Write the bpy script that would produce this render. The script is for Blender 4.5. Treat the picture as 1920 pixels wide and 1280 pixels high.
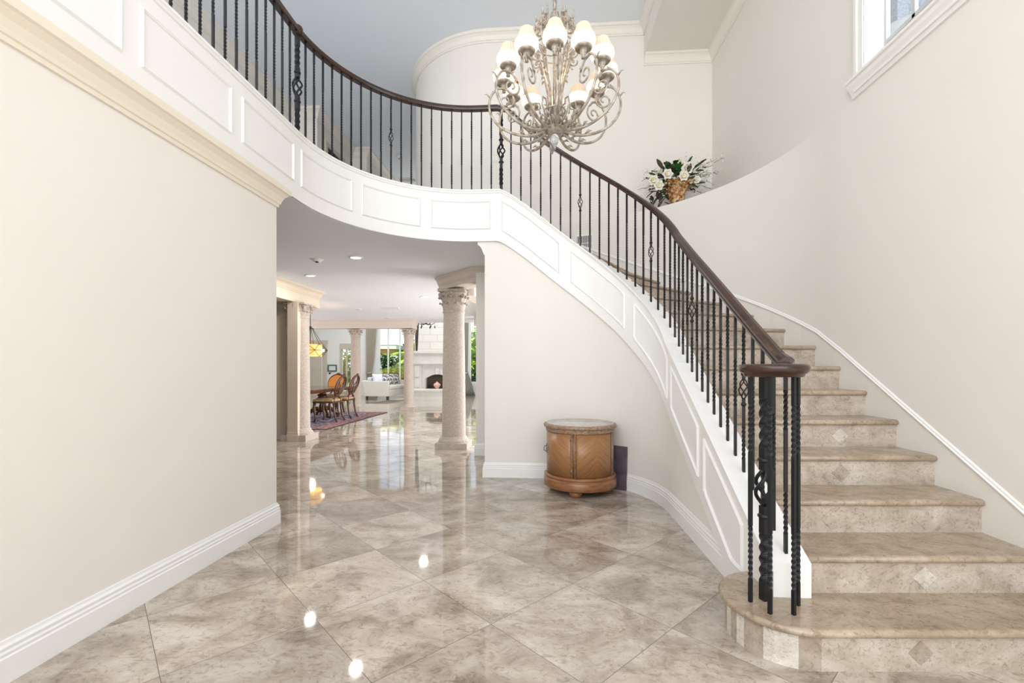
import bpy, math, random
from mathutils import Vector, Matrix
random.seed(7)
PI = math.pi
for o in list(bpy.data.objects): bpy.data.objects.remove(o)
SC = bpy.context.scene
COL = SC.collection

# ------------------------------------------------------------------ camera / world / light
PHI = math.radians(3.9)
CP, SP = math.cos(PHI), math.sin(PHI)
def R(x, d):
    """position measured from the camera stand point (right, forward) -> room axes"""
    return (x*CP - d*SP, x*SP + d*CP)
H = 1.21
cam_d = bpy.data.cameras.new('camera'); cam = bpy.data.objects.new('camera', cam_d); COL.objects.link(cam)
cam.location = (0, 0, H); cam.rotation_euler = (PI/2, 0, PHI)
cam_d.sensor_width = 36; cam_d.lens = 16.0; cam_d.shift_y = 50/1920; cam_d.clip_start = .05; cam_d.clip_end = 300
SC.camera = cam
SC.view_settings.view_transform = 'Standard'; SC.view_settings.look = 'None'
SC.view_settings.gamma = 1; SC.view_settings.use_curve_mapping = False
SC.view_settings.exposure = 0.50

w = bpy.data.worlds.new('sky'); SC.world = w; w.use_nodes = True
nt = w.node_tree; bg = nt.nodes['Background']
tc = nt.nodes.new('ShaderNodeTexCoord'); sx = nt.nodes.new('ShaderNodeSeparateXYZ'); cr = nt.nodes.new('ShaderNodeValToRGB')
nt.links.new(tc.outputs['Generated'], sx.inputs[0]); nt.links.new(sx.outputs['Z'], cr.inputs[0]); nt.links.new(cr.outputs[0], bg.inputs[0])
cr.color_ramp.elements[0].color = (.80, .90, 1, 1); cr.color_ramp.elements[1].color = (.35, .58, .95, 1)
cr.color_ramp.elements[0].position = 0.0
bg.inputs[1].default_value = 1.0

def light(kind, name, loc, energy, color=(1, 1, 1), rot=(0, 0, 0), size=1, size_y=None, **kw):
    l = bpy.data.lights.new(name, kind); l.energy = energy; l.color = color
    if kind == 'AREA':
        l.shape = 'RECTANGLE' if size_y else 'DISK'; l.size = size
        if size_y: l.size_y = size_y
    elif kind == 'SUN': l.angle = size
    else: l.shadow_soft_size = size
    for k, v in kw.items(): setattr(l, k, v)
    o = bpy.data.objects.new(name, l); COL.objects.link(o); o.location = loc; o.rotation_euler = rot
    return o
light('SUN', 'sun', (0, 30, 20), 5, (1, .95, .86), (math.radians(38), 0, math.radians(-25)), .01)
# unseen fill lamp added behind the camera, just inside the added entry glazing
light('AREA', 'fill_entry', (-.2, -2.35, 2.9), 150, (1, .985, .96), (math.radians(90), 0, 0), 5.2, 4.8)
light('AREA', 'daylight_stair_window', (3.3, 2.3, 4.3), 18, (.95, .98, 1), (0, math.radians(90), 0), 1.6, 1.8)
# unseen fill lamps added upstairs and in the garden room, hall and dining room
light('AREA', 'fill_upper_hall', (-3.0, 13.3, 4.2), 14, (1, .99, .97), (math.radians(-90), 0, 0), 1.5, 1.8)
light('AREA', 'fill_upper_landing', (-3.3, -2.4, 4.5), 70, (1, .99, .97), (math.radians(95), 0, 0), 2.0, 1.8)
light('AREA', 'fill_garden_room', (*R(-2.9, 16.5), 4.9), 230, (1, .99, .97), (0, 0, 0), 7, 4)
light('AREA', 'fill_hall', (1.6, 10.0, 1.2), 250, (.97, .985, 1), (0, math.radians(100), 0), 2.2, 5)
light('AREA', 'fill_dining', (-9.6, 10.5, 1.3), 85, (.97, .985, 1), (0, math.radians(-100), 0), 2.2, 4)

# ------------------------------------------------------------------ materials
def mat(name, col=(.8, .8, .8), rough=.5, metal=0, **kw):
    m = bpy.data.materials.new(name); m.use_nodes = True
    b = m.node_tree.nodes['Principled BSDF']
    b.inputs['Base Color'].default_value = (*col, 1); b.inputs['Roughness'].default_value = rough; b.inputs['Metallic'].default_value = metal
    for k, v in kw.items(): b.inputs[k].default_value = v
    return m
def N(m, t, **kw):
    n = m.node_tree.nodes.new(t)
    for k, v in kw.items(): setattr(n, k, v)
    return n
def L(m, a, b): m.node_tree.links.new(a, b)
def BS(m): return m.node_tree.nodes['Principled BSDF']
def noise_mat(name, c1, c2, scale=5, rough=.5, detail=6, stretch=(1, 1, 1), bump=0, metal=0, dist=0, lo=.35, hi=.65, c3=None, **kw):
    m = mat(name, c1, rough, metal, **kw)
    t = N(m, 'ShaderNodeTexCoord'); mp = N(m, 'ShaderNodeMapping'); mp.inputs['Scale'].default_value = stretch
    n = N(m, 'ShaderNodeTexNoise'); n.inputs['Scale'].default_value = scale; n.inputs['Detail'].default_value = detail; n.inputs['Distortion'].default_value = dist
    r = N(m, 'ShaderNodeValToRGB'); e = r.color_ramp.elements
    e[0].position = lo; e[0].color = (*c1, 1); e[1].position = hi; e[1].color = (*c2, 1)
    if c3: x = e.new((lo+hi)/2); x.color = (*c3, 1)
    L(m, t.outputs['Object'], mp.inputs[0]); L(m, mp.outputs[0], n.inputs[0]); L(m, n.outputs['Fac'], r.inputs[0]); L(m, r.outputs[0], BS(m).inputs['Base Color'])
    if bump:
        bp = N(m, 'ShaderNodeBump'); bp.inputs['Strength'].default_value = bump; bp.inputs['Distance'].default_value = .01
        L(m, n.outputs['Fac'], bp.inputs['Height']); L(m, bp.outputs[0], BS(m).inputs['Normal'])
    return m
M = {}
M['wall'] = noise_mat('cream_wall_paint', (.81, .775, .725), (.82, .785, .735), 3, .7)
M['beige'] = noise_mat('beige_wall_paint', (.62, .52, .41), (.64, .54, .43), 3, .65)
M['beige2'] = noise_mat('pinkish_beige_paint', (.66, .58, .515), (.67, .59, .525), 3, .65)
M['trim'] = mat('white_trim_paint', (.87, .865, .85), .4)
M['crown'] = mat('cream_trim_paint', (.82, .78, .71), .45)
M['ceil'] = mat('ceiling_paint', (.82, .86, .92), .8)
M['white'] = mat('white_plaster', (.85, .85, .84), .6)
M['iron'] = mat('black_iron', (.012, .013, .016), .38, .3)
M['brass'] = mat('bronze', (.10, .06, .03), .45, .7)
M['slate'] = noise_mat('plum_slate', (.065, .05, .07), (.12, .095, .12), 9, .45)
M['limestone'] = noise_mat('fireplace_stone', (.58, .57, .53), (.65, .64, .60), 3, .7)
M['colstone'] = noise_mat('column_stone', (.44, .375, .32), (.56, .48, .42), 40, .8, bump=.35)
M['plaster_ext'] = noise_mat('rough_stucco', (.36, .37, .40), (.50, .52, .56), 60, .9, bump=.8)
M['sofa'] = noise_mat('sofa_linen', (.66, .64, .59), (.70, .68, .63), 80, .9)
M['cushion'] = noise_mat('patterned_cushion', (.08, .08, .09), (.6, .6, .6), 14, .9, lo=.45, hi=.52)
M['paleblue'] = mat('pale_blue_cushion', (.66, .70, .76), .9)
M['darkleg'] = mat('dark_wood_leg', (.02, .013, .01), .4)
M['curtain'] = mat('beige_drape', (.55, .50, .42), .9)
M['curtain_dark'] = mat('taupe_drape', (.25, .22, .19), .9)
M['chairwood'] = noise_mat('carved_brown_wood', (.055, .020, .009), (.11, .042, .017), 12, .3, stretch=(1, 1, .3))
M['tablewood'] = noise_mat('dark_table_wood', (.07, .025, .012), (.13, .05, .022), 8, .15)
M['seat'] = noise_mat('check_upholstery', (.35, .22, .10), (.55, .40, .24), 70, .9, lo=.45, hi=.55)
M['orange'] = noise_mat('orange_upholstery', (.55, .19, .03), (.65, .26, .05), 60, .8)
M['amber'] = mat('amber_lamp_shade', (.9, .55, .2), .6)
BS(M['amber']).inputs['Emission Color'].default_value = (1, .50, .12, 1); BS(M['amber']).inputs['Emission Strength'].default_value = .5
M['urn'] = noise_mat('terracotta_urn', (.55, .28, .22), (.7, .45, .38), 20, .5)
M['firebrick'] = mat('fire_brick', (.1, .07, .06), .9)
def brickify(m, c1, c2, mo, scale):
    t = N(m, 'ShaderNodeTexCoord'); mp = N(m, 'ShaderNodeMapping'); mp.inputs['Rotation'].default_value = (PI/2, 0, 0)
    b = N(m, 'ShaderNodeTexBrick'); b.inputs['Color1'].default_value = (*c1, 1); b.inputs['Color2'].default_value = (*c2, 1); b.inputs['Mortar'].default_value = (*mo, 1); b.inputs['Scale'].default_value = scale
    L(m, t.outputs['Object'], mp.inputs[0]); L(m, mp.outputs[0], b.inputs[0]); L(m, b.outputs[0], BS(m).inputs['Base Color'])
brickify(M['firebrick'], (.11, .065, .05), (.07, .045, .04), (.16, .13, .12), 5)
M['blocks'] = mat('stone_block_overmantel', (.65, .63, .57), .8)
brickify(M['blocks'], (.60, .59, .55), (.64, .63, .585), (.54, .53, .49), .9)
M['leaf'] = noise_mat('dark_green_leaf', (.01, .05, .012), (.03, .13, .03), 8, .35)
M['leaf_brown'] = noise_mat('dried_leaf', (.035, .03, .018), (.09, .075, .045), 8, .6)
M['petal'] = mat('ivory_petal', (.85, .82, .72), .6)
M['pollen'] = mat('yellow_flower_centre', (.65, .55, .12), .7)
M['twig'] = mat('brown_twig', (.045, .028, .02), .8)
M['bud'] = mat('small_white_blossom', (.78, .78, .66), .7)
M['vase'] = noise_mat('gilded_mosaic_vase', (.10, .045, .02), (.60, .48, .30), 32, .5, detail=4, metal=0, lo=.38, hi=.62, c3=(.48, .20, .04))
M['garden_yellow'] = noise_mat('yellow_green_leaf', (.42, .55, .03), (.90, .72, .05), 3, .6)  # yellow-green leaf colour of palms and shrubs
M['garden_green'] = noise_mat('garden_leaf', (.16, .36, .04), (.58, .72, .08), 3, .6)
M['garden_dark'] = noise_mat('conifer_leaf', (.015, .07, .02), (.08, .20, .04), 3, .7)
M['roofwhite'] = mat('pavilion_white_fascia', (.8, .78, .74), .7)
M['rooftan'] = mat('pavilion_tan_soffit', (.55, .32, .16), .8)
M['plate'] = mat('ivory_switch_plate', (.80, .76, .64), .4)
M['grille_dark'] = mat('grille_shadow', (.02, .02, .02), .9)
M['pic'] = mat('picture_mount', (.75, .76, .74), .5)
M['picframe'] = mat('dark_teal_frame', (.05, .13, .13), .5)
M['doorpaint'] = mat('greige_door_paint', (.60, .55, .47), .5)
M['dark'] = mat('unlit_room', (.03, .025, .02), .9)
def emis(name, col, s):
    m = mat(name, col, .5); BS(m).inputs['Emission Color'].default_value = (*col, 1); BS(m).inputs['Emission Strength'].default_value = s; return m
M['lamp'] = emis('lit_lamp', (1, .95, .86), 6)
M['bulb'] = emis('lit_bulb', (1, .8, .5), 12)
M['shade_low'] = emis('glowing_shade_bowl', (1, .88, .72), .55)
M['shade_top'] = mat('pleated_shade', (.66, .53, .41), .8); BS(M['shade_top']).inputs['Emission Color'].default_value = (1, .72, .48, 1); BS(M['shade_top']).inputs['Emission Strength'].default_value = .10
gl = bpy.data.materials.new('window_glass'); gl.use_nodes = True; M['glass'] = gl
for n in list(gl.node_tree.nodes):
    if n.type != 'OUTPUT_MATERIAL': gl.node_tree.nodes.remove(n)
t_ = N(gl, 'ShaderNodeBsdfTransparent'); g_ = N(gl, 'ShaderNodeBsdfGlossy'); g_.inputs['Roughness'].default_value = .02; mx = N(gl, 'ShaderNodeMixShader'); mx.inputs[0].default_value = .05
L(gl, t_.outputs[0], mx.inputs[1]); L(gl, g_.outputs[0], mx.inputs[2]); L(gl, mx.outputs[0], [n for n in gl.node_tree.nodes if n.type == 'OUTPUT_MATERIAL'][0].inputs[0])

def travertine(name, dark, mid, light_, rough, tile=None, ang=0, org=(0, 0), sc=1.0):
    m = mat(name, mid, rough)
    t = N(m, 'ShaderNodeTexCoord'); vec = t.outputs['Object']; cellfac = None
    if tile:
        mp = N(m, 'ShaderNodeMapping', vector_type='TEXTURE'); mp.inputs['Rotation'].default_value = (0, 0, ang); mp.inputs['Location'].default_value = (org[0], org[1], 0); mp.inputs['Scale'].default_value = (tile, tile, 1)
        L(m, vec, mp.inputs[0])
        fl = N(m, 'ShaderNodeVectorMath', operation='FLOOR'); fr = N(m, 'ShaderNodeVectorMath', operation='FRACTION'); L(m, mp.outputs[0], fl.inputs[0]); L(m, mp.outputs[0], fr.inputs[0])
        wn = N(m, 'ShaderNodeTexWhiteNoise', noise_dimensions='2D'); L(m, fl.outputs[0], wn.inputs['Vector'])
        off = N(m, 'ShaderNodeVectorMath', operation='MULTIPLY_ADD'); off.inputs[1].default_value = (7, 7, 7); L(m, wn.outputs['Color'], off.inputs[0]); L(m, vec, off.inputs[2])
        vec = off.outputs[0]; cellfac = wn.outputs['Value']
        s = N(m, 'ShaderNodeSeparateXYZ'); L(m, fr.outputs[0], s.inputs[0])
        def edge(o):
            a = N(m, 'ShaderNodeMath', operation='SUBTRACT'); a.inputs[1].default_value = .5; L(m, o, a.inputs[0])
            b = N(m, 'ShaderNodeMath', operation='ABSOLUTE'); L(m, a.outputs[0], b.inputs[0]); return b.outputs[0]
        mxx = N(m, 'ShaderNodeMath', operation='MAXIMUM'); L(m, edge(s.outputs[0]), mxx.inputs[0]); L(m, edge(s.outputs[1]), mxx.inputs[1])
        gt = N(m, 'ShaderNodeMath', operation='GREATER_THAN'); gt.inputs[1].default_value = .4975; L(m, mxx.outputs[0], gt.inputs[0])
    wv = N(m, 'ShaderNodeTexNoise'); wv.inputs['Scale'].default_value = 2.6*sc; wv.inputs['Detail'].default_value = 10; wv.inputs['Roughness'].default_value = .68; wv.inputs['Distortion'].default_value = .6
    mp2 = N(m, 'ShaderNodeMapping'); mp2.inputs['Rotation'].default_value = (0, 0, .5); mp2.inputs['Scale'].default_value = (1.1, 1.6, 1.4)
    L(m, vec, mp2.inputs[0]); L(m, mp2.outputs[0], wv.inputs[0])
    r = N(m, 'ShaderNodeValToRGB'); e = r.color_ramp.elements; e[0].position = .33; e[0].color = (*dark, 1); e[1].position = .68; e[1].color = (*light_, 1); x = e.new(.5); x.color = (*mid, 1)
    L(m, wv.outputs['Fac'], r.inputs[0])
    sp = N(m, 'ShaderNodeTexNoise'); sp.inputs['Scale'].default_value = 16*sc; sp.inputs['Detail'].default_value = 6; sp.inputs['Roughness'].default_value = .75; sp.inputs['Distortion'].default_value = 1.5; L(m, mp2.outputs[0], sp.inputs[0])
    r2 = N(m, 'ShaderNodeValToRGB'); r2.color_ramp.elements[0].position = .36; r2.color_ramp.elements[0].color = (.60, .55, .50, 1); r2.color_ramp.elements[1].position = .49; r2.color_ramp.elements[1].color = (1, 1, 1, 1)
    L(m, sp.outputs['Fac'], r2.inputs[0])
    mul = N(m, 'ShaderNodeMix', data_type='RGBA', blend_type='MULTIPLY'); mul.inputs[0].default_value = .9; L(m, r.outputs[0], mul.inputs[6]); L(m, r2.outputs[0], mul.inputs[7])
    out = mul.outputs[2]
    if tile:
        mr = N(m, 'ShaderNodeMapRange'); mr.inputs['To Min'].default_value = .82; mr.inputs['To Max'].default_value = 1.14; L(m, cellfac, mr.inputs[0])
        sc_ = N(m, 'ShaderNodeVectorMath', operation='SCALE'); L(m, out, sc_.inputs[0]); L(m, mr.outputs[0], sc_.inputs['Scale'])
        g = N(m, 'ShaderNodeMix', data_type='RGBA'); g.inputs[7].default_value = (.16, .13, .11, 1); L(m, gt.outputs[0], g.inputs[0]); L(m, sc_.outputs[0], g.inputs[6]); out = g.outputs[2]
    L(m, out, BS(m).inputs['Base Color'])
    return m
ta = math.atan2(.437, -.4005) + PHI
M['floor'] = travertine('polished_travertine_tiles', (.27, .215, .165), (.49, .415, .345), (.66, .60, .53), .045, .597, ta, R(-.099, 2.153), 1)
BS(M['floor']).inputs['Specular IOR Level'].default_value = .75
M['tread'] = travertine('tread_stone', (.27, .205, .135), (.40, .315, .225), (.50, .41, .31), .22, sc=1.5)
M['riser'] = travertine('riser_stone', (.36, .30, .24), (.50, .43, .355), (.62, .56, .49), .35, sc=2)
M['riser_light'] = travertine('pale_riser_stone', (.50, .45, .39), (.62, .57, .50), (.74, .70, .64), .35, sc=2)
M['riser_dark'] = travertine('brown_riser_stone', (.25, .20, .15), (.37, .305, .24), (.48, .41, .34), .35, sc=2)
# wood of the handrail and of the drum cabinet
M['rail'] = noise_mat('dark_mahogany', (.022, .009, .006), (.055, .023, .014), 9, .2, stretch=(1, 1, 6))
def chevron():
    m = mat('chevron_veneer', (.4, .2, .08), .3)
    t = N(m, 'ShaderNodeTexCoord'); s = N(m, 'ShaderNodeSeparateXYZ'); L(m, t.outputs['UV'], s.inputs[0])
    a = N(m, 'ShaderNodeMath', operation='SUBTRACT'); a.inputs[1].default_value = .5; L(m, s.outputs[0], a.inputs[0])
    b = N(m, 'ShaderNodeMath', operation='ABSOLUTE'); L(m, a.outputs[0], b.inputs[0])
    c = N(m, 'ShaderNodeMath', operation='MULTIPLY'); c.inputs[1].default_value = 1.0; L(m, b.outputs[0], c.inputs[0])
    d = N(m, 'ShaderNodeMath', operation='ADD'); L(m, s.outputs[1], d.inputs[0]); L(m, c.outputs[0], d.inputs[1])
    cb = N(m, 'ShaderNodeCombineXYZ'); L(m, d.outputs[0], cb.inputs[0]); L(m, b.outputs[0], cb.inputs[1])
    mp = N(m, 'ShaderNodeMapping'); mp.inputs['Scale'].default_value = (16, 1.2, 1); L(m, cb.outputs[0], mp.inputs[0])
    n = N(m, 'ShaderNodeTexNoise'); n.inputs['Scale'].default_value = 2.0; n.inputs['Detail'].default_value = 5; L(m, mp.outputs[0], n.inputs[0])
    r = N(m, 'ShaderNodeValToRGB'); e = r.color_ramp.elements; e[0].position = .3; e[0].color = (.24, .105, .038, 1); e[1].position = .7; e[1].color = (.43, .225, .095, 1)
    L(m, n.outputs['Fac'], r.inputs[0]); L(m, r.outputs[0], BS(m).inputs['Base Color']); return m
M['veneer'] = chevron()
M['cabwood'] = noise_mat('cabinet_brown_wood', (.20, .08, .03), (.32, .14, .055), 10, .28, stretch=(1, 1, 5))
M['cabtrim'] = noise_mat('worn_rope_trim', (.22, .12, .065), (.40, .28, .19), 40, .4)
M['cabtop'] = noise_mat('grey_marble', (.50, .44, .42), (.66, .60, .58), 9, .25, dist=1)
M['chand'] = noise_mat('weathered_silver_gilt', (.26, .22, .18), (.52, .47, .40), 30, .5, metal=.35)
M['crystal'] = mat('clear_crystal', (.9, .92, .95), .05, 0, **{'Transmission Weight': .8})
M['pewter'] = mat('pewter_handle', (.22, .22, .21), .4, .9)
def rugmat():
    m = noise_mat('patterned_rug', (.05, .05, .10), (.42, .33, .36), 9, .95, detail=3, lo=.44, hi=.56, c3=(.18, .17, .25)); return m
M['rug'] = rugmat(); M['rug_border'] = noise_mat('rug_border', (.16, .06, .07), (.42, .25, .24), 14, .95, lo=.42, hi=.58)
M['rug_edge'] = mat('rug_dark_edge', (.04, .02, .03), .95)

# ------------------------------------------------------------------ mesh helpers
class MB:
    def __init__(s): s.v = []; s.f = []; s.mi = []; s.sm = []; s.uv = {}
    def add(s, vs, fs, mi=0, smooth=False):
        b = len(s.v); s.v += [tuple(p) for p in vs]
        for f in fs: s.f.append(tuple(b+i for i in f)); s.mi.append(mi); s.sm.append(smooth)
        return b
    def box(s, a, b, mi=0, mtx=None):
        x0, y0, z0 = a; x1, y1, z1 = b
        vs = [Vector(p) for p in [(x0, y0, z0), (x1, y0, z0), (x1, y1, z0), (x0, y1, z0), (x0, y0, z1), (x1, y0, z1), (x1, y1, z1), (x0, y1, z1)]]
        if mtx: vs = [mtx @ p for p in vs]
        s.add(vs, [(0, 3, 2, 1), (4, 5, 6, 7), (0, 1, 5, 4), (1, 2, 6, 5), (2, 3, 7, 6), (3, 0, 4, 7)], mi)
    def prism(s, poly, z0, z1, mi=0):
        n = len(poly); vs = [(p[0], p[1], z0) for p in poly] + [(p[0], p[1], z1) for p in poly]
        fs = [tuple(range(n))[::-1], tuple(range(n, 2*n))] + [(i, (i+1) % n, n+(i+1) % n, n+i) for i in range(n)]
        s.add(vs, fs, mi)
    def lathe(s, prof, c=(0, 0, 0), seg=24, mi=0, smooth=True, arc=(0, 2*PI), mtx=None, flute=0, nfl=0):
        full = abs(arc[1]-arc[0]-2*PI) < 1e-6; k = seg if full else seg+1
        vs = []
        for r, z in prof:
            for i in range(k):
                a = arc[0] + (arc[1]-arc[0])*i/seg; rr = r*(1+flute*math.cos(nfl*a)) if nfl else r
                p = Vector((rr*math.cos(a), rr*math.sin(a), z))
                if mtx: p = mtx @ p
                vs.append((p.x+c[0], p.y+c[1], p.z+c[2]))
        fs = []
        for j in range(len(prof)-1):
            for i in range(seg):
                i2 = (i+1) % k; fs.append((j*k+i, j*k+i2, (j+1)*k+i2, (j+1)*k+i))
        s.add(vs, fs, mi, smooth)
    def tube(s, pts, r, seg=8, mi=0, smooth=True, cap=True, square=False, twist=None, roll=0):
        pts = [Vector(p) for p in pts]; n = len(pts)
        rs = r if isinstance(r, (list, tuple)) else [r]*n
        t0 = (pts[1]-pts[0]).normalized(); up = Vector((0, 0, 1)) if abs(t0.z) < .9 else Vector((0, 1, 0))
        nx = t0.cross(up).normalized(); vs = []
        for i, p in enumerate(pts):
            t = (pts[min(i+1, n-1)]-pts[max(i-1, 0)])
            t = t.normalized() if t.length > 1e-9 else t0
            nx = (nx - t*nx.dot(t)); nx = nx.normalized() if nx.length > 1e-6 else t.orthogonal().normalized()
            ny = t.cross(nx); tw = (twist[i] if twist else 0)+roll
            for k in range(seg):
                a = 2*PI*k/seg + tw
                vs.append(p + (nx*math.cos(a)+ny*math.sin(a))*rs[i])
        fs = [(i*seg+k, i*seg+(k+1) % seg, (i+1)*seg+(k+1) % seg, (i+1)*seg+k) for i in range(n-1) for k in range(seg)]
        if cap: fs += [tuple(range(seg))[::-1], tuple((n-1)*seg+k for k in range(seg))]
        s.add(vs, fs, mi, smooth)
    def sweep(s, path, prof, side=1, mi=0, smooth=False, closed_prof=True, cap=True):
        """path (x,y,z); prof (out,up); normal = side * left of travel, mitred"""
        n = len(path); m = len(prof); vs = []
        for i in range(n):
            def dirn(a, b):
                v = Vector((b[0]-a[0], b[1]-a[1])); return v.normalized() if v.length > 1e-9 else None
            d1 = dirn(path[i-1], path[i]) if i > 0 else None; d2 = dirn(path[i], path[i+1]) if i < n-1 else None
            d1 = d1 or d2; d2 = d2 or d1
            n1 = Vector((-d1.y, d1.x)); n2 = Vector((-d2.y, d2.x)); nn = (n1+n2)
            nn = nn.normalized(); k = 1/max(.35, nn.dot(n1)); nn = nn*k*side
            pf = prof(i) if callable(prof) else prof
            for o, u in pf: vs.append((path[i][0]+nn.x*o, path[i][1]+nn.y*o, path[i][2]+u))
        m = len(vs)//n; mm = m if closed_prof else m-1
        fs = [(i*m+k, i*m+(k+1) % m, (i+1)*m+(k+1) % m, (i+1)*m+k) for i in range(n-1) for k in range(mm)]
        if cap and closed_prof: fs += [tuple(range(m))[::-1], tuple((n-1)*m+k for k in range(m))]
        s.add(vs, fs, mi, smooth)
    def ball(s, c, r, seg=12, rings=8, mi=0, sc=(1, 1, 1)):
        prof = [(max(1e-4, r*math.sin(PI*i/rings)), -r*math.cos(PI*i/rings)) for i in range(rings+1)]
        s.lathe([(p*sc[0], z*sc[2]) for p, z in prof], c, seg, mi)
    def quad(s, a, b, c, d, mi=0): s.add([a, b, c, d], [(0, 1, 2, 3)], mi)
    def mesh(s, name, mats):
        me = bpy.data.meshes.new(name); me.from_pydata(s.v, [], s.f); me.update()
        for m in (mats if isinstance(mats, (list, tuple)) else [mats]): me.materials.append(m)
        me.polygons.foreach_set('material_index', s.mi); me.polygons.foreach_set('use_smooth', s.sm)
        import bmesh
        bm = bmesh.new(); bm.from_mesh(me); bmesh.ops.recalc_face_normals(bm, faces=bm.faces); bm.to_mesh(me); bm.free()
        return me
def obj(name, mb, mats, parent=None, loc=None, rot=None, bevel=0):
    me = mb.mesh(name, mats) if isinstance(mb, MB) else mb
    o = bpy.data.objects.new(name, me); COL.objects.link(o)
    if parent: o.parent = parent
    if loc: o.location = loc
    if rot: o.rotation_euler = rot
    if bevel:
        b = o.modifiers.new('bevel', 'BEVEL'); b.width = bevel; b.segments = 2; b.limit_method = 'ANGLE'
    return o
def tag(o, label=None, cat=None, group=None, kind=None):
    if label: o['label'] = label
    if cat: o['category'] = cat
    if group: o['group'] = group
    if kind: o['kind'] = kind
    return o
def thing(name, label, cat, loc=(0, 0, 0), rz=0, group=None):
    o = bpy.data.objects.new(name, None); COL.objects.link(o); o.location = loc; o.rotation_euler = (0, 0, rz); o.empty_display_size = .1
    return tag(o, label, cat, group)
def struct(name, mb, mats, **kw): return tag(obj(name, mb, mats, **kw), kind='structure')
def dup(root, loc=None, rz=None, label=None, group=None):
    def cp(o, parent):
        c = o.copy(); COL.objects.link(c)
        if parent: c.parent = parent
        for ch in kids.get(o, []): cp(ch, c)
        return c
    kids = {}
    for o in list(COL.objects):
        if o.parent: kids.setdefault(o.parent, []).append(o)
    c = cp(root, None)
    if loc is not None: c.location = loc
    if rz is not None: c.rotation_euler = (0, 0, rz)
    if label: c['label'] = label
    if group: c['group'] = group
    return c

# ------------------------------------------------------------------ plan of the horseshoe stair hall
XL, XR, YB, RL, RR = -2.045, 1.04, 5.0, 1.3, 1.1
def U(s, off=0.0):
    """point on the well edge at arc length s, off = away from the well; returns x, y"""
    a1 = YB-RL; l2 = RL*PI/2; l3 = (XR-RR)-(XL+RL); l4 = RR*PI/2
    if s <= a1: return (XL-off, s)
    s -= a1
    if s <= l2:
        a = PI - s/RL; return (XL+RL+(RL+off)*math.cos(a), YB-RL+(RL+off)*math.sin(a))
    s -= l2
    if s <= l3: return (XL+RL+s, YB+off)
    s -= l3
    if s <= l4:
        a = PI/2 - s/RR; return (XR-RR+(RR+off)*math.cos(a), YB-RR+(RR+off)*math.sin(a))
    return (XR+off, YB-RR-(s-l4))
S_KINK, S_END = 6.02, 9.92
ZT, ZC, Z2, TH = 3.18, 2.615, 3.15, .175
CURB = [(-9, ZT), (6.02, ZT), (6.12, 3.13), (6.33, 2.98), (6.67, 2.70), (7.0, 2.43), (7.3, 2.18), (7.6, 1.92), (7.9, 1.66), (8.17, 1.42), (8.585, 1.16), (8.965, .925), (9.315, .706), (9.655, .491), (9.92, .33), (11, -.3)]
def interp(T, x):
    for (a, b), (c, d) in zip(T, T[1:]):
        if x <= c: return b+(d-b)*(x-a)/(c-a)
    return T[-1][1]
def curb(s): return interp(CURB, s)
def bott(s):
    if s < 5.90: return ZC
    return max(0.0, min(ZC, curb(s+.03)-.565))
def srange(a, b, step=.05):
    n = max(1, int(math.ceil((b-a)/step))); return [a+(b-a)*i/n for i in range(n+1)]

# floors and ceilings
f = MB(); f.box((-12, -3, -.1), (5, 21.2, 0)); struct('floor', f, M['floor'])
g = MB(); g.box((-40, 21.22, -.4), (40, 70, -.05)); struct('floor_garden', g, M['garden_green'])
f = MB()
poly = [U(s, .02) for s in srange(-2.6, S_KINK-.05, .08)]
poly += [(-.49, 6.3), (4.5, 6.3), (4.5, 13.9), (-11, 13.9), (-11, -2.6)]
f.prism(poly, ZC, Z2); struct('floor_upper', f, M['ceil'])
c = MB(); c.box((-11, -2.6, 5.93), (2.6, 14, 6.0)); struct('ceiling', c, M['ceil'])
c = MB(); c.box((-12, 13.9, 5.0), (5, 21.2, 5.1)); struct('ceiling_garden_room', c, M['ceil'])
# dropped soffit strip along the right side
c = MB(); c.box((1.385, -2.6, 5.50), (2.295, 6.36, 5.93)); struct('ceiling_soffit', c, M['wall'])

# walls of the stair hall
W = M['wall']
b = MB(); b.box((-2.20, -2.6, 0), (-2.07, 3.41, ZC)); struct('wall_left', b, W)
XW = 2.295
b = MB()
wy0, wy1, wz0, wz1 = 1.55, 3.40, 3.31, 5.05
b.box((XW, -2.6, 0), (XW+.13, 6.5, wz0)); b.box((XW, -2.6, wz1), (XW+.13, 6.5, 6)); b.box((XW, -2.6, wz0), (XW+.13, wy0, wz1)); b.box((XW, wy1, wz0), (XW+.13, 6.5, wz1))
struct('wall_right', b, W)
b = MB(); arc = [(-.8+.0, 6.36)]
cxx, cyy, rr = -.75, 7.75, 1.39
pts = [(2.42, 6.36)] + [(cxx+rr*math.cos(a), cyy+rr*math.sin(a)) for a in [(-PI/2)-PI/2*i/20 for i in range(21)]] + [(cxx-rr, 13.6)]
WALLB = pts
b.sweep([(x, y, 0) for x, y in pts], [(0, Z2), (0, 5.93), (-.12, 5.93), (-.12, Z2)], side=1, smooth=False)
struct('wall_back', b, W)
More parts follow.
